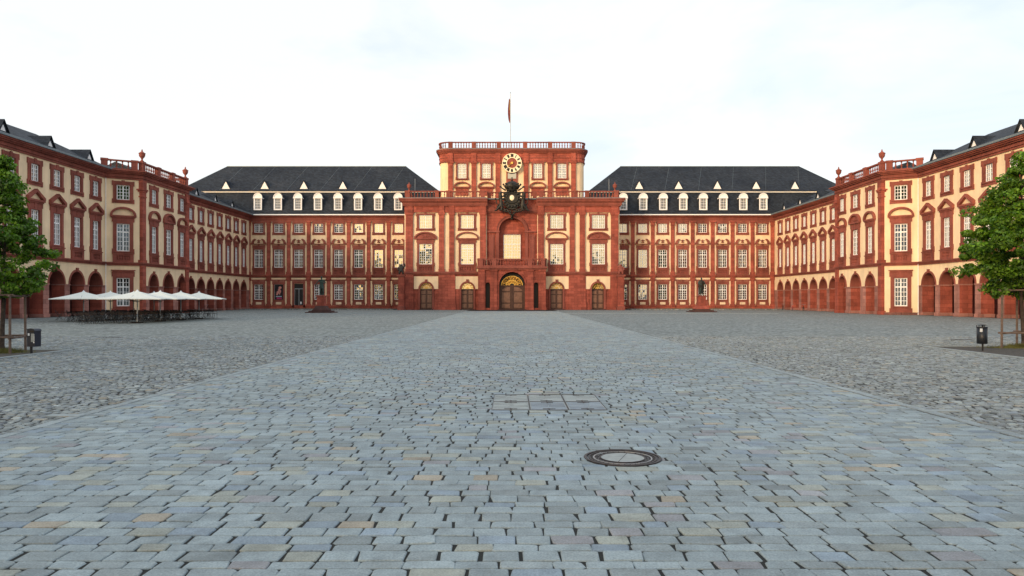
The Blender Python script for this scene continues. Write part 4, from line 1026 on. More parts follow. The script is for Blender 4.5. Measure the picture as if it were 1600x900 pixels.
# ------------------------------------------------------------------ gate piers with sculpted figures beside the central pavilion
def figure(parent, mat, P, E, Rd, scale, name='figure', loc=(0, 0, 0), rot=0): return skin(name, mat, parent, P, E, Rd, loc, 2, scale, 0, rot)
HUM = dict(pelvis=0)
def human(parent, mat, H, arms, loc, rot=0, cloak=False, stride=.07, name='figure'):
    """arms: ((elbow),(hand)) offsets for right and left in body units of 1 = height"""
    P = [(0, 0, .50), (0, 0, .60), (0, -.005, .70), (0, 0, .80), (0, 0, .855), (0, -.008, .90), (0, -.006, .955),
         (-.055, 0, .48), (-.065, -stride * .5, .27), (-.07, 0, .05), (-.075, -.07, .015),
         (.055, 0, .48), (.07, stride * .2 - .01, .27), (.075, .03, .05), (.085, -.045, .015),
         (-.115, 0, .79), arms[0][0], arms[0][1], (.115, 0, .79), arms[1][0], arms[1][1]]
    E = [(0, 1), (1, 2), (2, 3), (3, 4), (4, 5), (5, 6), (0, 7), (7, 8), (8, 9), (9, 10), (0, 11), (11, 12), (12, 13), (13, 14), (3, 15), (15, 16), (16, 17), (3, 18), (18, 19), (19, 20)]
    Rd = [(.075, .06), (.068, .052), (.09, .06), (.07, .045), .032, (.042, .05), (.038, .046), .055, .038, .026, .022, .055, .038, .026, .022, .038, .028, .022, .038, .028, .022]
    o = skin(name, mat, parent, P, E, Rd, loc, 2, H, 0, rot)
    b = MB(H)
    # face, hair, hands
    b.ell((0, -.052, .925), (.008, .014, .012), 6, 5); b.ell((0, .008, .955), (.042, .045, .035), 10, 7)
    for sx in (-1, 1): b.ell((sx * .016, -.045, .938), (.007, .006, .005), 5, 4); b.ell((sx * .043, .0, .928), (.006, .011, .014), 5, 4)
    b.ell((0, -.043, .903), (.014, .006, .004), 6, 4)
    for hnd, elb in ((arms[0][1], arms[0][0]), (arms[1][1], arms[1][0])):
        d = (Vector(hnd) - Vector(elb)).normalized(); base = Vector(hnd) + d * .012; sd = d.orthogonal().normalized()
        b.ell(tuple(base), (.020, .020, .024), 7, 5)
        for f in range(4):
            p0 = base + d * .012 + sd * (.010 * (f - 1.5)); b.tube(p0, p0 + d * (.036 - .005 * abs(f - 1)) + Vector((0, -.008, -.006)), .0058, 5, .004)
        b.tube(base + sd * .014, base + sd * .030 + d * .018, .006, 5, .0045)
    link('head_and_hands', b.mesh('head_and_hands', mat, True), parent, loc, rot)
    return o
def robe(parent, mat, H, loc, rot, prof, name='cloak', seed=1, front=True):
    """folded drapery: profile (z, rx, ry, y) rings"""
    n = 28; vs = []; fs = []
    rr = random.Random(seed); ph = [rr.random() * 6 for _ in range(3)]
    for j, (z, rx, ry, yo) in enumerate(prof):
        for i in range(n):
            a = 2 * PI * i / n; f = 1 + .10 * math.sin(a * 7 + ph[0] + z * 4) + .05 * math.sin(a * 12 + ph[1])
            f = 1 + (f - 1) * min(1, (prof[0][0] - z) * 4 + .2)
            vs.append((rx * f * math.cos(a), yo + ry * f * math.sin(a), z))
    for j in range(len(prof) - 1):
        for i in range(n): fs.append((j * n + i, j * n + (i + 1) % n, (j + 1) * n + (i + 1) % n, (j + 1) * n + i))
    b = MB(H); b.add(vs, fs + [tuple(range(n)), tuple(range(len(vs) - 1, len(vs) - n - 1, -1))])
    return b.build(name, mat, parent, loc, rot, smooth=True)
def gate_pier(px0, px1, sgn):
    r_ = .935; Y = ZD * r_
    x0, x1 = (px0 - 800) * r_, (px1 - 800) * r_; c = (x0 + x1) / 2; hw = (x1 - x0) / 2
    t = thing('gate_pier', ('left' if sgn < 0 else 'right') + ' red sandstone pier with a carved cherub figure, beside the central pavilion', 'pier', (c * U, Y * U, 0), 0, 'sculpted piers beside the central pavilion')
    b = fu(); b.box(-hw, hw, -hw, hw, 6, 48); b.box(-hw + 1.2, hw - 1.2, -hw - .5, hw, 12, 44); b.build('shaft', 'red_stone', t)
    b = fu(); b.bbox(-hw - 1, hw + 1, -hw - 1, hw + 1, 0, 6, .5); b.build('base', 'red_trim', t)
    b = fu(); b.box(-hw - .6, hw + .6, -hw - .6, hw + .6, 48, 49.4); b.box(-hw - 1.5, hw + 1.5, -hw - 1.5, hw + 1.5, 49.4, 51.6); b.build('cap', 'red_trim', t)
    # crouching carved figure
    P = [(0, 0, .22), (0, -.02, .42), (0, -.03, .60), (0, -.03, .70), (.01, -.06, .82), (-.12, -.22, .28), (-.13, -.2, .03), (.14, -.2, .26), (.15, -.16, .03), (-.17, -.03, .58), (-.26, -.12, .40), (-.14, -.24, .34), (.17, -.03, .58), (.28, -.02, .72), (.20, -.06, .90)]
    E = [(0, 1), (1, 2), (2, 3), (3, 4), (0, 5), (5, 6), (0, 7), (7, 8), (2, 9), (9, 10), (10, 11), (2, 12), (12, 13), (13, 14)]
    Rd = [.17, .16, .17, .08, .115, .09, .07, .09, .07, .08, .06, .055, .08, .06, .05]
    skin('cherub', 'bronze' if sgn < 0 else 'red_trim', t, [(sgn * -x, y, z) for x, y, z in P], E, Rd, (0, 0, 51.4 * U), 2, 2.2)
    b = fu(); b.box(-hw - 4 if sgn > 0 else hw, -hw if sgn > 0 else hw + 4, -1, 34, 0, 30) if False else None
    return t
gate_pier(622.8, 631.5, -1); gate_pier(964.8, 974.6, 1)

# ------------------------------------------------------------------ monuments
def monument(px, r_, label, which):
    X = (px - 800) * r_ * U; Y = ZD * r_ * U
    t = thing('monument', label, 'statue', (X, Y, 0), 0, 'bronze statues on stepped plinths')
    for i, (w_, h0, h1) in enumerate(((1.78, 0, .13), (1.42, .13, .28), (1.05, .28, .44))):
        b = MB(); b.bbox(-w_, w_, -w_, w_, h0, h1, .02); b.build('step', 'dark_stone', t)
    b = MB(); b.add([(-.95, -.95, .44), (.95, -.95, .44), (.95, .95, .44), (-.95, .95, .44), (-.62, -.62, .95), (.62, -.62, .95), (.62, .62, .95), (-.62, .62, .95)], [(0, 1, 5, 4), (1, 2, 6, 5), (2, 3, 7, 6), (3, 0, 4, 7), (4, 5, 6, 7)])
    b.build('plinth', 'dark_stone' if which == 0 else 'red_stone', t)
    b = MB(); b.box(-.52, .52, -.52, .52, .95, 2.18); b.box(-.6, .6, -.6, .6, .95, 1.08); b.build('pedestal', 'red_stone', t)
    b = MB(); b.bbox(-.62, .62, -.62, .62, 2.18, 2.36, .04); b.build('pedestal_cap', 'red_trim', t)
    z = 2.36; H = 2.62
    if which == 0:
        human(t, 'green_bronze', H, (((-.20, -.06, .68), (-.27, -.13, .56)), ((.19, .03, .66), (.12, -.09, .62))), (0, 0, z), R(-8), stride=.1)
        robe(t, 'green_bronze', H, (0, 0, z), R(-8), [(.80, .10, .06, .0), (.74, .115, .075, 0), (.62, .085, .065, 0), (.50, .105, .08, 0), (.42, .125, .09, 0), (.36, .13, .09, .01)], 'coat', 3)
        robe(t, 'bronze', H, (0, 0, z), R(-8), [(.60, .05, .03, .09), (.45, .07, .035, .10), (.25, .085, .04, .10), (.02, .10, .05, .09)], 'cloak', 5)
    else:
        human(t, 'green_bronze', H, (((-.19, -.02, .66), (-.08, -.12, .60)), ((.20, .02, .66), (.20, -.08, .52))), (0, 0, z), R(6), stride=.05)
        robe(t, 'bronze', H, (0, 0, z), R(6), [(.83, .09, .055, .015), (.78, .14, .08, .015), (.66, .16, .10, .02), (.50, .155, .10, .03), (.30, .13, .09, .05), (.12, .12, .08, .06)], 'cloak', 9)
monument(502.5, .755, 'greened bronze man with outstretched arm on a pedestal, before the left range', 0)
monument(1096, .80, 'dark bronze cloaked figure on a red pedestal, before the right range', 1)

# ------------------------------------------------------------------ ground
g = MB(); g.box(-900, 900, -300, 1500, -1, -.075); structure(g.build('ground', 'asphalt'))
g = MB(); g.box(-47.6, 47.6, -2, 135, -.07, -.0095)
court = structure(g.build('courtyard_bed', 'joint_sand'))
PW = 7.0
HOLES = []
MHX, MHY, MHR = 1.31, 8.72, .46
AX0, AX1, AY0, AY1 = -.35, 1.62, 12.45, 14.45
BED = [(-20.6, -16.25, 19.0, 27.0), (16.25, 21.4, 20.0, 28.9)]
def clip(x0, x1, y0, y1):
    """leave out the stones that lie wholly under the round and square covers"""
    if all(math.hypot(x - MHX, y - MHY) < MHR for x in (x0, x1) for y in (y0, y1)): return None
    if x0 > AX0 and x1 < AX1 and y0 > AY0 and y1 < AY1: return None
    return (x0, x1)
def tint_path():
    r = rng.random(); b = rng.normal(1.0, .085)
    if r < .018: c = (.30, .275, .222)
    elif r < .10: c = (.265, .290, .262)
    elif r < .19: c = (.200, .255, .300)
    elif r < .22: c = (.225, .235, .250)
    elif r < .42: c = (.205, .245, .255)
    else: c = (.232, .284, .302)
    return tuple(x * b * 1.17 for x in c)
def tint_side():
    r = rng.random(); b = rng.normal(1.05, .22)
    c = (.26, .255, .22) if r < .07 else ((.195, .225, .245) if r < .3 else (.220, .250, .252))
    return tuple(max(.04, x * b * 1.08) for x in c)
def stone8(x0, x1, y0, y1, h, low=.03):
    """rounded block: three rings of eight points"""
    lx, ly = x1 - x0, y1 - y0; cc = min(.016, lx * .1) * rng.uniform(.4, 1.4)
    j = lambda s: rng.normal(0, s)
    ring = []
    for (px, py, sx, sy) in ((x0, y0, 1, 1), (x1, y0, -1, 1), (x1, y1, -1, -1), (x0, y1, 1, -1)):
        px += j(.007); py += j(.0022); c1 = cc * rng.uniform(.3, 1.6)
        p1 = (px + sx * c1, py); p2 = (px, py + sy * c1 * .9)
        ring += ([p2, p1] if (sx * sy > 0) else [p1, p2])
    cx_, cy_ = (x0 + x1) / 2, (y0 + y1) / 2
    tx, ty = j(.012), j(.014)
    out = []
    for (ins, dz) in ((-.003, -low), (.0, -.006), (.006, 0)):
        for (px, py) in ring:
            dx, dy = px - cx_, py - cy_; L_ = math.hypot(dx, dy) or 1
            qx, qy = px - dx / L_ * ins * 1.3, py - dy / L_ * ins
            out.append((qx, qy, h + dz + ((qx - cx_) * tx + (qy - cy_) * ty)))
    fs = [tuple(range(16, 24))]
    for k in (0, 8):
        for i in range(8): fs.append((k + i, k + (i + 1) % 8, k + 8 + (i + 1) % 8, k + 8 + i))
    return out, fs
def stone4(x0, x1, y0, y1, h, jit=.0045, ch_=.010, low=.03):
    j = lambda s: rng.normal(0, s)
    c = [(x0 + j(jit), y0 + j(jit * .6)), (x1 + j(jit), y0 + j(jit * .6)), (x1 + j(jit), y1 + j(jit * .6)), (x0 + j(jit), y1 + j(jit * .6))]
    s = [(1, 1), (-1, 1), (-1, -1), (1, -1)]
    tx, ty = j(.012), j(.012); cx_, cy_ = (x0 + x1) / 2, (y0 + y1) / 2
    v = [(a, b, h - low) for a, b in c] + [(a + u_ * ch_, b + w_ * ch_, h + (a - cx_) * tx + (b - cy_) * ty) for (a, b), (u_, w_) in zip(c, s)]
    return v, [(4, 5, 6, 7), (0, 1, 5, 4), (1, 2, 6, 5), (2, 3, 7, 6), (3, 0, 4, 7)]
class Bulk:
    def __init__(s): s.v = []; s.f = []; s.c = []; s.sm = []
    def add(s, vf, col):
        v, f = vf; o = len(s.v); s.v += v; s.f += [tuple(i + o for i in q) for q in f]; s.c += [(*col, 1)] * len(f)
    def build(s, name, mat, parent, knd='stuff'):
        me = bpy.data.meshes.new(name); me.from_pydata(s.v, [], s.f); me.materials.append(M[mat])
        at = me.attributes.new('tint', 'FLOAT_COLOR', 'FACE'); at.data.foreach_set('color', np.array(s.c, dtype=np.float32).ravel())
        o = link(name, me, parent)
        if knd: o['kind'] = knd
        return o
mid, far = Bulk(), Bulk()
cand = []
y = 3.6
while y < 113.5:
    dep = float(rng.choice([.235, .165, .22, .215, .16, .205, .19])) * rng.uniform(.89, .99)
    if 12.2 < y < 12.45: dep = max(.1, 12.44 - y) if 12.44 - y > .1 else dep
    y0, y1 = y + .0066, y + dep - .0078
    x = -PW + .14 + rng.uniform(-.02, .0)
    xs_ = x - rng.uniform(0, .2) * 0
    while x < PW - .16:
        l = float(np.clip(rng.normal(.298, .052), .19, .47))
        if x + l > PW - .3: l = PW - .14 - x
        gap = rng.uniform(.006, .027)
        cl_ = clip(x, x + l - gap, y0, y1)
        if cl_:
            a, b_ = cl_; h = rng.normal(0, .0020)
            if math.hypot(max(a - MHX, 0, MHX - b_), max(y0 - MHY, 0, MHY - y1)) < MHR or (b_ > AX0 and a < AX1 and y1 > AY0 and y0 < AY1): h = -.005
            t_ = tint_path()
            ym = (y0 + y1) / 2
            if ym < 12 and abs((a + b_) / 2) < .72 * ym + .5:
                cand.append((ym, a, b_, y0, y1, h, t_))
            elif ym < 26: mid.add(stone4(a, b_, y0, y1, h), t_)
            else: far.add(stone4(a, b_, y0, y1, h, .007, .008, .022), t_)
        x += l
    y += dep
vis = [c for c in cand if c[0] > 4.92 and abs((c[1] + c[2]) / 2) < .70 * c[0] + .12]
vis.sort(key=lambda c: c[0]); chosen = set(id(c) for c in vis[:300])
for c in cand:
    ym, a, b_, y0, y1, h, t_ = c
    if id(c) in chosen:
        k = Bulk(); k.add(stone8(a, b_, y0, y1, h), t_); k.build('paving_stone', 'paver', court, None)
    else: mid.add(stone8(a, b_, y0, y1, h), t_)
mid.build('near_path_paving', 'paver', court); far.build('far_path_paving', 'paver', court)
# pale edging along both sides of the path
kb = Bulk(); 
for s in (-1, 1):
    y = 3.0
    while y < 113:
        l = rng.uniform(.38, .56); x0, x1 = sorted((s * (PW - .12), s * (PW + .07)))
        b_ = rng.normal(1, .07); kb.add(stone4(x0, x1, y, y + l - .012, .004, .004), tuple(q * b_ for q in (.275, .322, .336))); y += l
kb.build('path_edging', 'paver', court)
# smaller rough cobbles either side
sd = Bulk()
def inbed(x, y): return any(a - .2 < x < b_ + .2 and c < y < d_ + .2 for a, b_, c, d_ in BED)
y = 8.8
YSIDE = 37.0
while y < YSIDE:
    dep = rng.uniform(.115, .165)
    for s in (-1, 1):
        x = PW + .08 + rng.uniform(0, .02); xm = .715 * y + 1.0
        while x < xm:
            l = rng.uniform(.12, .21)
            xa, xb = sorted((s * x, s * (x + l - rng.uniform(.012, .03))))
            if not inbed((xa + xb) / 2, y) and rng.random() > .004:
                w_ = .03 * math.sin(xa * 1.3 + y * .35) + .02 * math.sin(xa * 3.1)
                sd.add(stone4(xa, xb, y + .006 + w_, y + dep - .010 + w_, rng.normal(.002, .005), .011, .020, .03), tint_side())
            x += l
    y += dep
sd.build('side_cobbles', 'cobble', court)
for s in (-1, 1):
    x0, x1 = sorted((s * (PW + .14), s * 47.4))
    g = MB(); g.box(x0, x1, YSIDE, 134.5, -.026, -.004); structure(g.build('far_cobbles', 'far_cobbles'))
    # outer strip near the wings closer than the built cobbles
    pts = [(s * (.715 * yy + 1.0), yy) for yy in (3.6, YSIDE)] + [(s * 47.4, YSIDE), (s * 47.4, 3.6)]
    if s > 0: pts = pts[:1] + pts[3:4] + pts[2:3] + pts[1:2]
    g = MB(); g.slab(pts if s < 0 else pts, -.026, -.005); structure(g.build('outer_cobbles', 'far_cobbles'))
# smooth forecourt strip before the palace with a pale kerb line
g = MB(); g.box(-34, 34, 93.8, 94.2, -.02, .03)
g.build('kerb', 'kerb', court)
g = MB(); g.box(-47, -20.5, 126.8, 132.3, -.02, .12); g.box(20.5, 47, 126.8, 132.3, -.02, .12); structure(g.build('pavement', 'far_cobbles'))
# tree beds
for i, (a, b_, c, d_) in enumerate(BED):
    g = MB(); g.box(a, b_, c, d_, -.03, .008); bed = structure(g.build('tree_bed', 'soil'))
    g = MB(); xa, xb = (b_ - .02, b_ + .13) if i == 0 else (a - .13, a + .02); g.bbox(xa, xb, c, d_, -.03, .03, .01)
    g.box(a, b_, d_, d_ + .13, -.03, .028); g.build('bed_edging', 'kerb', bed)
# dry grass and weeds
def blades(name, areas, n, h, mat, label, cat):
    v, f = [], []
    for _ in range(n):
        a, b_, c, d_, dens = areas[rng.integers(len(areas))]
        x, y = rng.normal((a + b_) / 2, (b_ - a) / 4), rng.normal((c + d_) / 2, (d_ - c) / 4); hh_ = h * rng.uniform(.3, 1.2) * dens; an = rng.uniform(0, PI); w_ = .007
        dx, dy = rng.normal(0, .4) * hh_, rng.normal(0, .4) * hh_
        o = len(v); v += [(x - w_ * math.cos(an), y - w_ * math.sin(an), 0), (x + w_ * math.cos(an), y + w_ * math.sin(an), 0), (x + dx, y + dy, hh_)]; f.append((o, o + 1, o + 2))
    me = bpy.data.meshes.new(name); me.from_pydata(v, [], f); me.materials.append(M[mat]); o = link(name, me); stuff(o); return tag(o, label, cat)
blades('grass', [(-18.6, -16.9, 25.0, 26.3, .7), (-18.1, -17.3, 25.3, 26.1, 1.5)], 3500, .12, 'grass', 'dry grass and weeds round the foot of the left tree', 'grass')
blades('grass', [(18.2, 21.0, 27.6, 28.7, .7), (19.0, 20.3, 28.0, 28.6, 1.5)], 4500, .12, 'grass', 'dry grass and weeds round the foot of the right tree', 'grass')
blades('weeds', [(-46, -21, 131.0, 132.0, 1), (21, 46, 131.0, 132.0, 1)], 9000, .32, 'grass', 'sparse weeds along the foot of the main range', 'weeds')
# litter: a few pale scraps
# round manhole cover
mh = thing('manhole_cover', 'round cast iron manhole cover with concrete centre in the paving', 'manhole cover', (MHX, MHY, -.012))
def disc_ring(r0, r1, z0, z1, n=48):
    b = MB(); vs = []; 
    for r, z in ((r0, z0), (r0, z1), (r1, z1), (r1, z0)): vs += [(r * math.cos(2 * PI * i / n), r * math.sin(2 * PI * i / n), z) for i in range(n)]
    fs = []
    for k in range(4):
        for i in range(n): a, c = k * n, ((k + 1) % 4) * n; fs.append((a + i, a + (i + 1) % n, c + (i + 1) % n, c + i))
    return b.add(vs, fs)
disc_ring(.425, .455, -.03, .020).build('outer_ring', 'iron', mh)
disc_ring(.385, .405, -.03, .017).build('seat_ring', 'iron', mh)
disc_ring(.335, .345, -.03, .015).build('inner_ring', 'steel', mh)
disc_ring(.255, .268, -.03, .017).build('centre_ring', 'iron', mh)
b = MB(); b.slab([(.46 * math.cos(2 * PI * i / 48), .46 * math.sin(2 * PI * i / 48)) for i in range(48)], -.03, .009); b.build('backing', 'black', mh)
b = MB(); b.slab([(.255 * math.cos(2 * PI * i / 40), .255 * math.sin(2 * PI * i / 40)) for i in range(40)], -.02, .013); b.build('concrete_centre', 'concrete', mh)
b = MB(); b.box(-.004, .004, -.25, .25, .0, .0145); b.build('joint', 'black', mh, rot=R(-20))
b = MB()
for k in range(28):
    a = 2 * PI * k / 28
    for rr, q in ((.30, .012), (.318, .010), (.283, .010)):
        if (k + int(rr * 100)) % 3: b.ell((rr * math.cos(a), rr * math.sin(a), .009), (q, q, .008), 6, 4)
b.build('raised_lettering', 'iron', mh)
b = MB()
for k in range(36):
    a = 2 * PI * (k + .5) / 36; b.ell((.366 * math.cos(a), .366 * math.sin(a), .009), (.010, .010, .010), 5, 4)
b.build('raised_studs', 'iron', mh)
# six rectangular access covers filled with slabs
am = thing('access_cover', 'group of six rectangular steel framed covers filled with paving slabs', 'access cover', ((AX0 + AX1) / 2, (AY0 + AY1) / 2, .001))
b = MB(); b.box(-(AX1 - AX0) / 2, (AX1 - AX0) / 2, -(AY1 - AY0) / 2, (AY1 - AY0) / 2, -.03, -.004); b.build('bedding', 'concrete', am)
W_, H_ = (AX1 - AX0) / 3, (AY1 - AY0) / 2
for i in range(3):
    for j in range(2):
        x0, y0 = -(AX1 - AX0) / 2 + i * W_, -(AY1 - AY0) / 2 + j * H_
        x1, y1 = x0 + W_, y0 + H_
        b = MB(); t_ = .007
        b.box(x0 + .003, x0 + .003 + t_, y0 + .004, y1 - .004, -.028, .004); b.box(x1 - .003 - t_, x1 - .003, y0 + .004, y1 - .004, -.028, .004)
        b.box(x0 + .018, x1 - .018, y0 + .004, y0 + .004 + t_ * 1.6, -.028, .004); b.box(x0 + .018, x1 - .018, y1 - .004 - t_ * 1.6, y1 - .004, -.028, .004)
        fr = b.build('frame', 'iron', am)
        n = 5; c0 = rng.normal(1, .03)
        for k in range(n):
            ya, yb = y0 + .03 + (H_ - .06) * k / n, y0 + .03 + (H_ - .06) * (k + 1) / n
            q = Bulk(); xm = x0 + .03 + (W_ - .06) * rng.uniform(.35, .65)
            base = (.30, .335, .33) if (i, j) not in ((2, 0), (1, 0)) else (.25, .30, .34)
            for (xa, xb) in ((x0 + .026, xm), (xm, x1 - .026)):
                bb_ = rng.normal(1, .07); q.add(stone4(xa + .003, xb - .003, ya + .004, yb - .004, 0, .001, .004), tuple(z_ * bb_ for z_ in base))
            q.build('slab', 'paver', am, None)
        b = MB(); cx_ = (x0 + x1) / 2
        for yy in (y0 + .12, y1 - .12): b.box(cx_ - .11, cx_ + .11, yy - .012, yy + .012, 0, .006); b.box(cx_ - .014, cx_ + .014, yy - .05, yy + .05, 0, .008)
        b.build('lifting_key', 'iron', am)
# low drain gratings near the tree rows
for (x, y, lab) in ((-19.6, 36.0, 'narrow iron drain grating in the cobbles near the left bin'), (20.6, 33.8, 'narrow iron drain grating in the cobbles near the right bin')):
    t = thing('drain_grating', lab, 'drain', (x, y, 0))
    b = MB(); b.box(-.55, .55, -.14, .14, -.02, .004); b.build('pan', 'black', t)
    b = MB(); b.box(-.55, .55, -.16, -.13, -.02, .012); b.box(-.55, .55, .13, .16, -.02, .012)
    for k in range(12): b.box(-.54 + k * .095, -.51 + k * .095, -.13, .13, -.02, .010)
    b.build('grate', 'iron', t)
# small pale access plates on the path edges
for (px, py, w_, lab) in ((1472, 642, .30, 'small pale metal plate in the paving at the far right'), (102, 649.5, .28, 'small pale metal plate in the paving near the left edge of the path'), (335, 593.5, .24, 'small pale metal plate by the left path edging, farther off')):
    Y = CAMZ * F / (py - HOR); X = (px - 800) * Y / F
    b = MB(); b.bbox(-w_, w_, -.1, .1, -.01, .012, .004); tag(b.build('metal_plate', 'kerb', None, (X, Y, 0)), lab, 'plate')

# ------------------------------------------------------------------ litter bins
t = thing('litter_bin', 'dark blue litter bin with pale stickers on a post, beside the left tree', 'litter bin', (-16.3, 25.1, 0), R(-12))
b = MB(); w2, d2 = .155, .13
prof = [(-w2, .255), (w2, .255), (w2, .80), (w2 * .7, .845), (0, .862), (-w2, .862)]
b.prism(prof, -d2, d2); b.build('body', 'bin_blue', t)
b = MB(); b.prism([(-w2 - .012, .862), (0, .876), (w2 * .75, .86), (w2 + .012, .80), (w2 + .012, .775), (w2 * .7, .835), (0, .85), (-w2 - .012, .835)], -d2 - .012, d2 + .012); b.build('lid', 'bin_blue', t)
b = MB(); b.box(-w2 + .02, -w2 + .07, -.03, .03, 0, .4); b.build('post', 'dark_metal', t)
b = MB(); b.box(.01, .14, -d2 - .004, -d2 + .001, .42, .70); b.build('sticker', 'concrete', t)
b = MB(); b.box(-.12, -.05, -d2 - .004, -d2 + .001, .63, .71); b.box(.10, .145, -d2 - .007, -d2 - .003, .38, .43)
for k in range(5): b.box(.125, .15, -d2 - .007, -d2 - .003, .47 + k * .045, .49 + k * .045)
b.build('sticker', 'paper', t)
b = MB(); b.box(-.04, .13, -d2 - .006, -d2 + .002, .74, .80); b.build('slot', 'black', t)
t = thing('litter_bin', 'round dark grey litter bin hung on a post, beside the right tree', 'litter bin', (16.86, 26.4, 0))
b = MB(); n = 20; b.lathe([(.155, .27), (.17, .285), (.17, .86), (.165, .86), (.16, .70), (.01, .69)], 0, 0, 0, n); b.build('body', 'dark_metal', t, smooth=True)
b = MB(); b.lathe([(.178, .84), (.182, .86), (.178, .88)], 0, 0, 0, n); b.lathe([(.18, .93), (.12, .955), (.02, .965)], 0, .01, 0, n); 
for a in (.5, 1.6, 2.7, 4.6): b.tube((.165 * math.cos(a), .165 * math.sin(a), .86), (.165 * math.cos(a), .165 * math.sin(a), .94), .012, 5)
b.build('lid', 'dark_metal', t)
b = MB(); b.tube((.125, .16, 0), (.125, .16, .92), .03, 10); b.box(.04, .14, .12, .18, .4, .44); b.box(.04, .14, .12, .18, .7, .74); b.build('post', 'dark_metal', t)
b = MB(); b.box(-.155, -.09, -.150, -.10, .70, .82); b.build('sticker', 'paper', t, rot=R(4))

# ------------------------------------------------------------------ trees with stakes
def leaf_cloud(center, prof, n, size, seed, lobes=26, clump=.34, inner=.12):
    """prof: list of (z, radius); leaves gathered in clumps along the crown surface"""
    r = np.random.default_rng(seed)
    zs = np.array([p[0] for p in prof]); rs = np.array([p[1] for p in prof])
    cl_ = []
    for k in range(lobes):
        z = r.uniform(zs[0], zs[-1]); rad = np.interp(z, zs, rs); 
        if r.random() > (rad / rs.max()) ** .6: continue
        a = r.uniform(0, 2 * PI); q = rad * math.sqrt(r.uniform(inner, 1.0)) * r.uniform(.80, 1.06)
        cl_.append((q * math.cos(a), q * math.sin(a), z + r.normal(0, .05), clump * r.uniform(.5, 1.25)))
    cl_ = np.array(cl_)
    idx = r.integers(0, len(cl_), n); c = cl_[idx]
    d = r.normal(0, 1, (n, 3)); d /= np.linalg.norm(d, axis=1)[:, None]
    rr = c[:, 3] * r.uniform(.25, 1.0, n) ** .55
    P = c[:, :3] + d * rr[:, None] * np.array([1.15, 1.15, .72])
    # leaf quads
    nor = d * .7 + r.normal(0, .55, (n, 3)) + np.array([0, 0, .45]); nor /= np.linalg.norm(nor, axis=1)[:, None]
    u = np.cross(nor, r.normal(0, 1, (n, 3))); u /= np.linalg.norm(u, axis=1)[:, None]; v = np.cross(nor, u)
    s = size * r.uniform(.6, 1.25, n)[:, None]
    A = P - u * s * .5; B = P + v * s * .36 + nor * s * .10; C = P + u * s * .55 - nor * s * .08; Dv = P - v * s * .36 + nor * s * .10
    V = np.stack([A, Dv, C, B], 1).reshape(-1, 3) + np.array(center)
    F_ = np.arange(4 * n).reshape(-1, 4)
    tc_ = r.uniform(.45, 1.55, (n, 1)) * np.array([[1, 1, 1]]); yl = r.random(n) < .1; tc_[yl] *= np.array([1.5, 1.25, .9])
    return V, F_, tc_
def tree(name, label, x, y, prof, trunk_h, n, size, seed, lobes, clump, lean=0, group=None, tr=.085, limbs=14):
    t = thing(name, label, 'tree', (x, y, 0), 0, group)
    V, F_, tcol = leaf_cloud((0, 0, 0), prof, n, size, seed, lobes, clump)
    me = bpy.data.meshes.new('crown'); me.vertices.add(len(V)); me.vertices.foreach_set('co', V.ravel()); me.loops.add(F_.size); me.loops.foreach_set('vertex_index', F_.ravel())
    me.polygons.add(len(F_)); me.polygons.foreach_set('loop_start', np.arange(0, F_.size, 4)); me.polygons.foreach_set('loop_total', np.full(len(F_), 4)); me.update(calc_edges=True)
    at = me.attributes.new('tint', 'FLOAT_COLOR', 'FACE'); at.data.foreach_set('color', np.concatenate([tcol, np.ones((len(F_), 1))], 1).astype(np.float32).ravel())
    me.materials.append(M['leaf']); o = link('crown', me, t); o['kind'] = 'stuff'
    rr = random.Random(seed); b = MB(); top = prof[-1][0]
    b.tube((0, 0, 0), (0, 0, .25), tr * 1.5, 9, tr); last = (0, 0, .25); zz_ = .25; rad = tr
    while zz_ < top * .86:
        nz_ = zz_ + top * .11; p = (last[0] + rr.uniform(-.04, .04) + lean * .1, last[1] + rr.uniform(-.04, .04), nz_); r2 = max(.012, rad * .86); b.tube(last, p, rad, 9, r2); last, zz_, rad = p, nz_, r2
    b.build('trunk', 'bark', t)
    b = MB(); zs = [p[0] for p in prof]; rs = [p[1] for p in prof]
    for k in range(limbs):
        z = zs[0] + (top * .9 - zs[0]) * k / limbs; a = k * 2.4 + rr.random(); L_ = float(np.interp(z + .3, zs, rs)) * .82
        p = (0, 0, z); q = (L_ * .5 * math.cos(a), L_ * .5 * math.sin(a), z + L_ * .28); s_ = (L_ * math.cos(a + .1), L_ * math.sin(a + .1), z + L_ * .45)
        b.tube(p, q, .035 * tr / .085, 6, .022 * tr / .085); b.tube(q, s_, .022 * tr / .085, 5, .008)
        for m_ in range(3): b.tube(q, (q[0] + rr.uniform(-.3, .3) * L_, q[1] + rr.uniform(-.3, .3) * L_, q[2] + rr.uniform(.05, .3) * L_), .014 * tr / .085, 5, .005)
    b.build('branches', 'bark', t)
    return t
tree('young_tree', 'young leafy tree at the left edge beside the blue litter bin', -17.85, 25.75, [(1.95, .7), (2.3, 1.35), (3.0, 1.70), (3.7, 1.62), (4.5, 1.15), (5.3, .80), (6.1, .45), (6.8, .12)], 2, 26000, .12, 5, 260, .26)
tree('young_tree', 'young leafy tree at the right edge beside the round litter bin', 19.75, 28.4, [(1.95, .8), (2.4, 1.5), (3.1, 2.1), (3.9, 2.32), (4.8, 2.0), (5.6, 1.35), (6.4, .75), (7.1, .3), (7.4, .08)], 2, 38000, .13, 8, 330, .31)
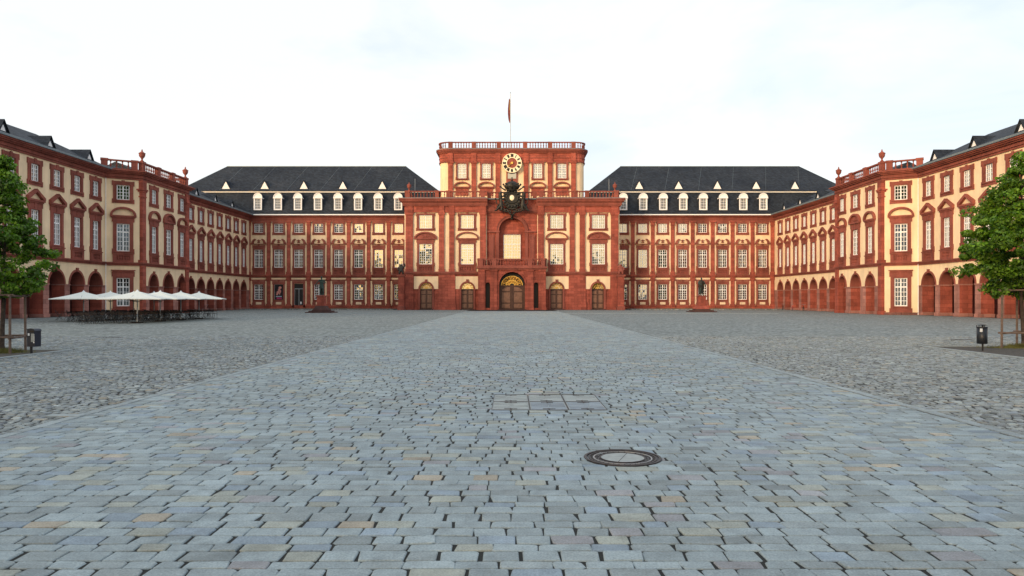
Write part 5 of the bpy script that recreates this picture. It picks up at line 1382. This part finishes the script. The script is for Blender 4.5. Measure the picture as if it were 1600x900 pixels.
def guard(label, stakes, z1, z2, tx, ty):
    t = thing('tree_stakes', label, 'tree stakes', (tx, ty, 0))
    for (x, y) in stakes:
        b = MB(); b.tube((x - tx, y - ty, 0), ((x - tx) * .98, (y - ty) * .98, z2 + .06), .043, 8, .038); b.build('stake', 'wood', t)
    for z in (z1, z2):
        b = MB()
        for i in range(len(stakes)):
            (xa, ya), (xb, yb) = stakes[i], stakes[(i + 1) % len(stakes)]
            d = Vector((xb - xa, yb - ya)).normalized() * .12
            b.tube((xa - tx - d.x, ya - ty - d.y, z + .03 * (i % 2)), (xb - tx + d.x, yb - ty + d.y, z + .03 * (i % 2)), .036, 7)
        b.build('crossbar', 'wood', t)
guard('wooden stakes with crossbars round the left tree trunk', [(-17.05, 25.0), (-17.45, 26.4), (-18.75, 26.4), (-18.5, 25.0)], .54, 1.98, -17.85, 25.75)
guard('wooden stakes with crossbars round the right tree trunk', [(18.63, 28.0), (20.1, 29.3), (21.0, 28.6), (20.4, 27.4)], .56, 2.18, 19.75, 28.4)

# ------------------------------------------------------------------ parasols
def parasol_meshes():
    H0, H1, a = 1.89, 2.50, 2.22
    b = MB(); n = 8; ap = (0, 0, H1)
    cor = [(-a, -a), (0, -a), (a, -a), (a, 0), (a, a), (0, a), (-a, a), (-a, 0)]
    mid_ = lambda p, f, sag: (p[0] * f, p[1] * f, H1 - (H1 - H0) * (f + sag * f * (1 - f)))
    rings = []
    for f in (.04, .25, .5, .75, 1.0):
        rings.append([mid_(p, f, .30 if i % 2 == 0 else .42) if f < 1 else (p[0] * (1 if i % 2 == 0 else .93), p[1] * (1 if i % 2 == 0 else .93), H0 + (0 if i % 2 == 0 else .02)) for i, p in enumerate(cor)])
    vs = [p for r_ in rings for p in r_]; fs = []
    for k in range(len(rings) - 1):
        for i in range(8): fs.append((k * 8 + i, k * 8 + (i + 1) % 8, (k + 1) * 8 + (i + 1) % 8, (k + 1) * 8 + i))
    fs.append(tuple(range(8)))
    o = len(vs); vs += [(x, y, z - .06) for x, y, z in rings[-1]]
    k = len(rings) - 1
    for i in range(8): fs.append((k * 8 + i, k * 8 + (i + 1) % 8, o + (i + 1) % 8, o + i))
    b.add(vs, fs); can = b.mesh('canopy', 'canvas')
    b = MB(); b.lathe([(.12, H1 - .05), (.11, H1 + .02), (.03, H1 + .06), (.02, H1 + .13)], 0, 0, 0, 8); cap = b.mesh('finial', 'paper')
    b = MB(); b.tube((0, 0, 0), (0, 0, H1 - .02), .045, 8); pole = b.mesh('pole', 'grey_metal')
    ribs = []
    for p in cor:
        b = MB(); b.tube((p[0] * .05, p[1] * .05, H1 - .12), (p[0] * .97, p[1] * .97, H0 - .03), .014, 5); b.tube((0, 0, 1.62), (p[0] * .45, p[1] * .45, H1 - (H1 - H0) * .62), .012, 5); ribs.append(b.mesh('rib', 'wood'))
    b = MB(); b.bbox(-.35, .35, -.35, .35, 0, .09, .02); base = b.mesh('base', 'slat_wood')
    return can, cap, pole, ribs, base
PM = parasol_meshes()
PAR = [(130.7, 62, 24, 'leftmost cream parasol of the row over the café tables'), (172.4, 65.5, 6, 'second cream parasol from the left in the café row'),
       (214.5, 57.5, 12, 'nearest cream parasol, third of the peaks, with its whole pole in view'), (250.4, 61.3, 4, 'fourth cream parasol peak from the left in the café row'),
       (282.6, 65.5, 8, 'fifth cream parasol peak, second from the right end'), (311, 69.4, 16, 'cream parasol at the right end of the café row'),
       (208.7, 67.5, 3, 'cream parasol hidden behind the nearest parasol, only its dark pole in view'), (240.7, 70.5, 8, 'cream parasol whose small peak shows behind the fourth parasol')]
for (px, Y, rz, lab) in PAR:
    t = thing('parasol', lab, 'parasol', ((px - 800) * Y / F, Y, 0), R(rz), 'cream parasols over the café tables')
    for nm, me in zip(('canopy', 'finial', 'pole'), PM[:3]): link(nm, me, t)
    for me in PM[3]: link('rib', me, t)
    link('base', PM[4], t)
# folding tables and chairs
def table_meshes():
    b = MB(); b.box(-.60, .60, -.34, .34, .715, .74)
    top = b.mesh('tabletop', 'slat_wood')
    legs = []
    for s in (-1, 1):
        b = MB(); b.tube((-.42, s * .28, 0), (.42, s * .28, .71), .016, 5); b.tube((.42, s * .26, 0), (-.42, s * .26, .71), .016, 5); legs.append(b.mesh('leg', 'leg_paint'))
    return top, legs
TM = table_meshes()
def chair_meshes():
    seat = []
    for k in range(5):
        b = MB(); b.box(-.20, .20, -.19 + k * .078, -.13 + k * .078, .44, .456); seat.append(b.mesh('seat_slat', 'slat_wood'))
    bk = []
    for k in range(2):
        b = MB(); b.box(-.20, .20, .24 + k * .02, .255 + k * .02, .66 + k * .11, .72 + k * .11); bk.append(b.mesh('back_slat', 'slat_wood'))
    lg = []
    for s in (-1, 1):
        b = MB(); b.tube((s * .20, -.24, 0), (s * .20, .29, .86), .011, 5); lg.append(b.mesh('leg', 'dark_metal'))
        b = MB(); b.tube((s * .185, .24, 0), (s * .185, -.19, .45), .011, 5); lg.append(b.mesh('leg', 'dark_metal'))
    return seat, bk, lg
CM = chair_meshes()
def chair(x, y, rz, z=0, tilt=0):
    t = thing('folding_chair', 'dark slatted folding chair among the café tables under the parasols', 'chair', (x, y, z), (tilt, 0, rz), 'folding chairs of the café')
    for me in CM[0]: link('seat_slat', me, t)
    for me in CM[1]: link('back_slat', me, t)
    for me in CM[2]: link('leg', me, t)
rr = random.Random(4)
rows = [(-29.7, 57.2, 71.5, 10), (-31.9, 55.6, 72.5, 11), (-34.3, 58.5, 72.5, 9), (-36.9, 62.0, 72, 6), (-39.6, 65.0, 72, 5)]
for (X, ya, yb, n) in rows:
    for i in range(n):
        x, y = X + rr.uniform(-.2, .2), ya + (yb - ya) * i / (n - 1) + rr.uniform(-.2, .2); a = rr.choice((0, 0, PI / 2)) + rr.uniform(-.15, .15)
        t = thing('folding_table', 'dark folding café table with crossed legs under the parasols', 'table', (x, y, 0), a, 'folding tables of the café')
        link('tabletop', TM[0], t)
        for me in TM[1]: link('leg', me, t)
        for (dx, dy, rz) in ((0, -.62, PI), (-.38, .62, 0), (.45, .60, .1), (.5, -.64, PI + .2)):
            if rr.random() < .80:
                c_, s_ = math.cos(a), math.sin(a); chair(x + dx * c_ - dy * s_, y + dx * s_ + dy * c_, a + rz + rr.uniform(-.25, .25))

# ------------------------------------------------------------------ bicycles
def bicycle(label, x, y, rz, mat, lean=.06):
    t = thing('bicycle', label, 'bicycle', (x, y, 0), (lean, 0, rz), 'bicycles parked by the arcades')
    for sx in (-1, 1):
        b = MB(); b.torus((sx * .52, 0, .34), .325, .018, 'y', 22, 5); w_ = b.build('wheel', 'rubber', t)
        b = MB()
        for k in range(10): a = 2 * PI * k / 10; b.tube((sx * .52, 0, .34), (sx * .52 + .31 * math.cos(a), 0, .34 + .31 * math.sin(a)), .003, 3)
        b.build('spokes', 'steel', w_)
    b = MB(); A = (-.52, 0, .34); BB = (-.08, 0, .30); ST = (-.22, 0, .80); HT = (.34, 0, .84); FW = (.52, 0, .34)
    for p, q in ((A, BB), (BB, ST), (A, ST), (ST, HT), (BB, (.36, 0, .76)), (HT, FW)): b.tube(p, q, .017, 6)
    b.build('frame', mat, t)
    b = MB(); b.tube(ST, (-.25, 0, .93), .012, 6); b.ell((-.26, 0, .95), (.13, .07, .03), 8, 5); b.build('saddle', 'black', t)
    b = MB(); b.tube(HT, (.32, 0, 1.0), .012, 6); b.tube((.30, -.27, 1.02), (.30, .27, 1.02), .012, 6); b.build('handlebar', 'steel', t)
    b = MB(); b.torus((-.08, 0, .30), .09, .01, 'y', 12, 4); b.tube((-.08, -.1, .30), (.04, -.1, .22), .01, 4); b.tube((-.08, .1, .30), (-.2, .1, .38), .01, 4); b.build('crank', 'dark_metal', t)
bicycle('dark bicycle standing by an arcade pier beyond the right end of the parasols', -45.8, 110, R(70), 'dark_metal')
bicycle('red bicycle parked in front of the far right arcade', 45.5, 119.5, R(75), 'red_paint')
bicycle('black bicycle left of the red bicycle by the right arcade', 45.8, 124.5, R(65), 'black')
bicycle('black bicycle right of the red bicycle by the right arcade', 45.3, 114.5, R(60), 'black')

# ------------------------------------------------------------------ what stands behind the camera (mirrored in the palace windows)
for (x0, x1, y0, y1, h, lab) in ((-125, -65, -60, -30, 33, 'city block on the left of the street behind the viewer'), (66, 130, -60, -30, 33, 'city block on the right of the street behind the viewer')):
    t = thing('city_block', lab, 'building', ((x0 + x1) / 2, (y0 + y1) / 2, 0))
    hw, hd = (x1 - x0) / 2, (y1 - y0) / 2
    b = MB(); b.box(-hw, hw, -hd, hd, 0, h - 6); b.build('wall', 'dark_stone', t)
    b = MB(); b.add([(-hw - .5, -hd - .5, h - 6), (hw + .5, -hd - .5, h - 6), (hw + .5, hd + .5, h - 6), (-hw - .5, hd + .5, h - 6), (-hw + 6, 0, h), (hw - 6, 0, h)], [(0, 1, 5, 4), (1, 2, 5), (2, 3, 4, 5), (3, 0, 4)]); b.build('roof', 'slate', t)
for i, (x, h, r_, lab) in enumerate(((-33.5, 24, 4.4, 'tallest street tree left of the axis behind the viewer'), (-23, 20, 3.8, 'slim street tree nearest the axis on the left behind the viewer'), (-53, 18, 6, 'broad street tree far left behind the viewer'), (-44, 17.5, 4.5, 'medium street tree left behind the viewer'), (-62, 27, 5, 'outermost left street tree behind the viewer'), (17, 15.5, 4.5, 'low street tree nearest the axis on the right behind the viewer'), (31, 18, 5, 'medium street tree right behind the viewer'), (45, 14, 6, 'broad low street tree right behind the viewer'), (62, 22, 5, 'outermost right street tree behind the viewer'))):
    tree('street_tree', lab, x, -30 - (i % 2) * 3, [(h * .04, r_ * .95), (h * .4, r_ * .95), (h * .6, r_), (h * .8, r_ * .75), (h, r_ * .2)], 3, 5000, .75, 40 + i, 60, 1.8, group='street trees behind the viewer', tr=.3, limbs=8)
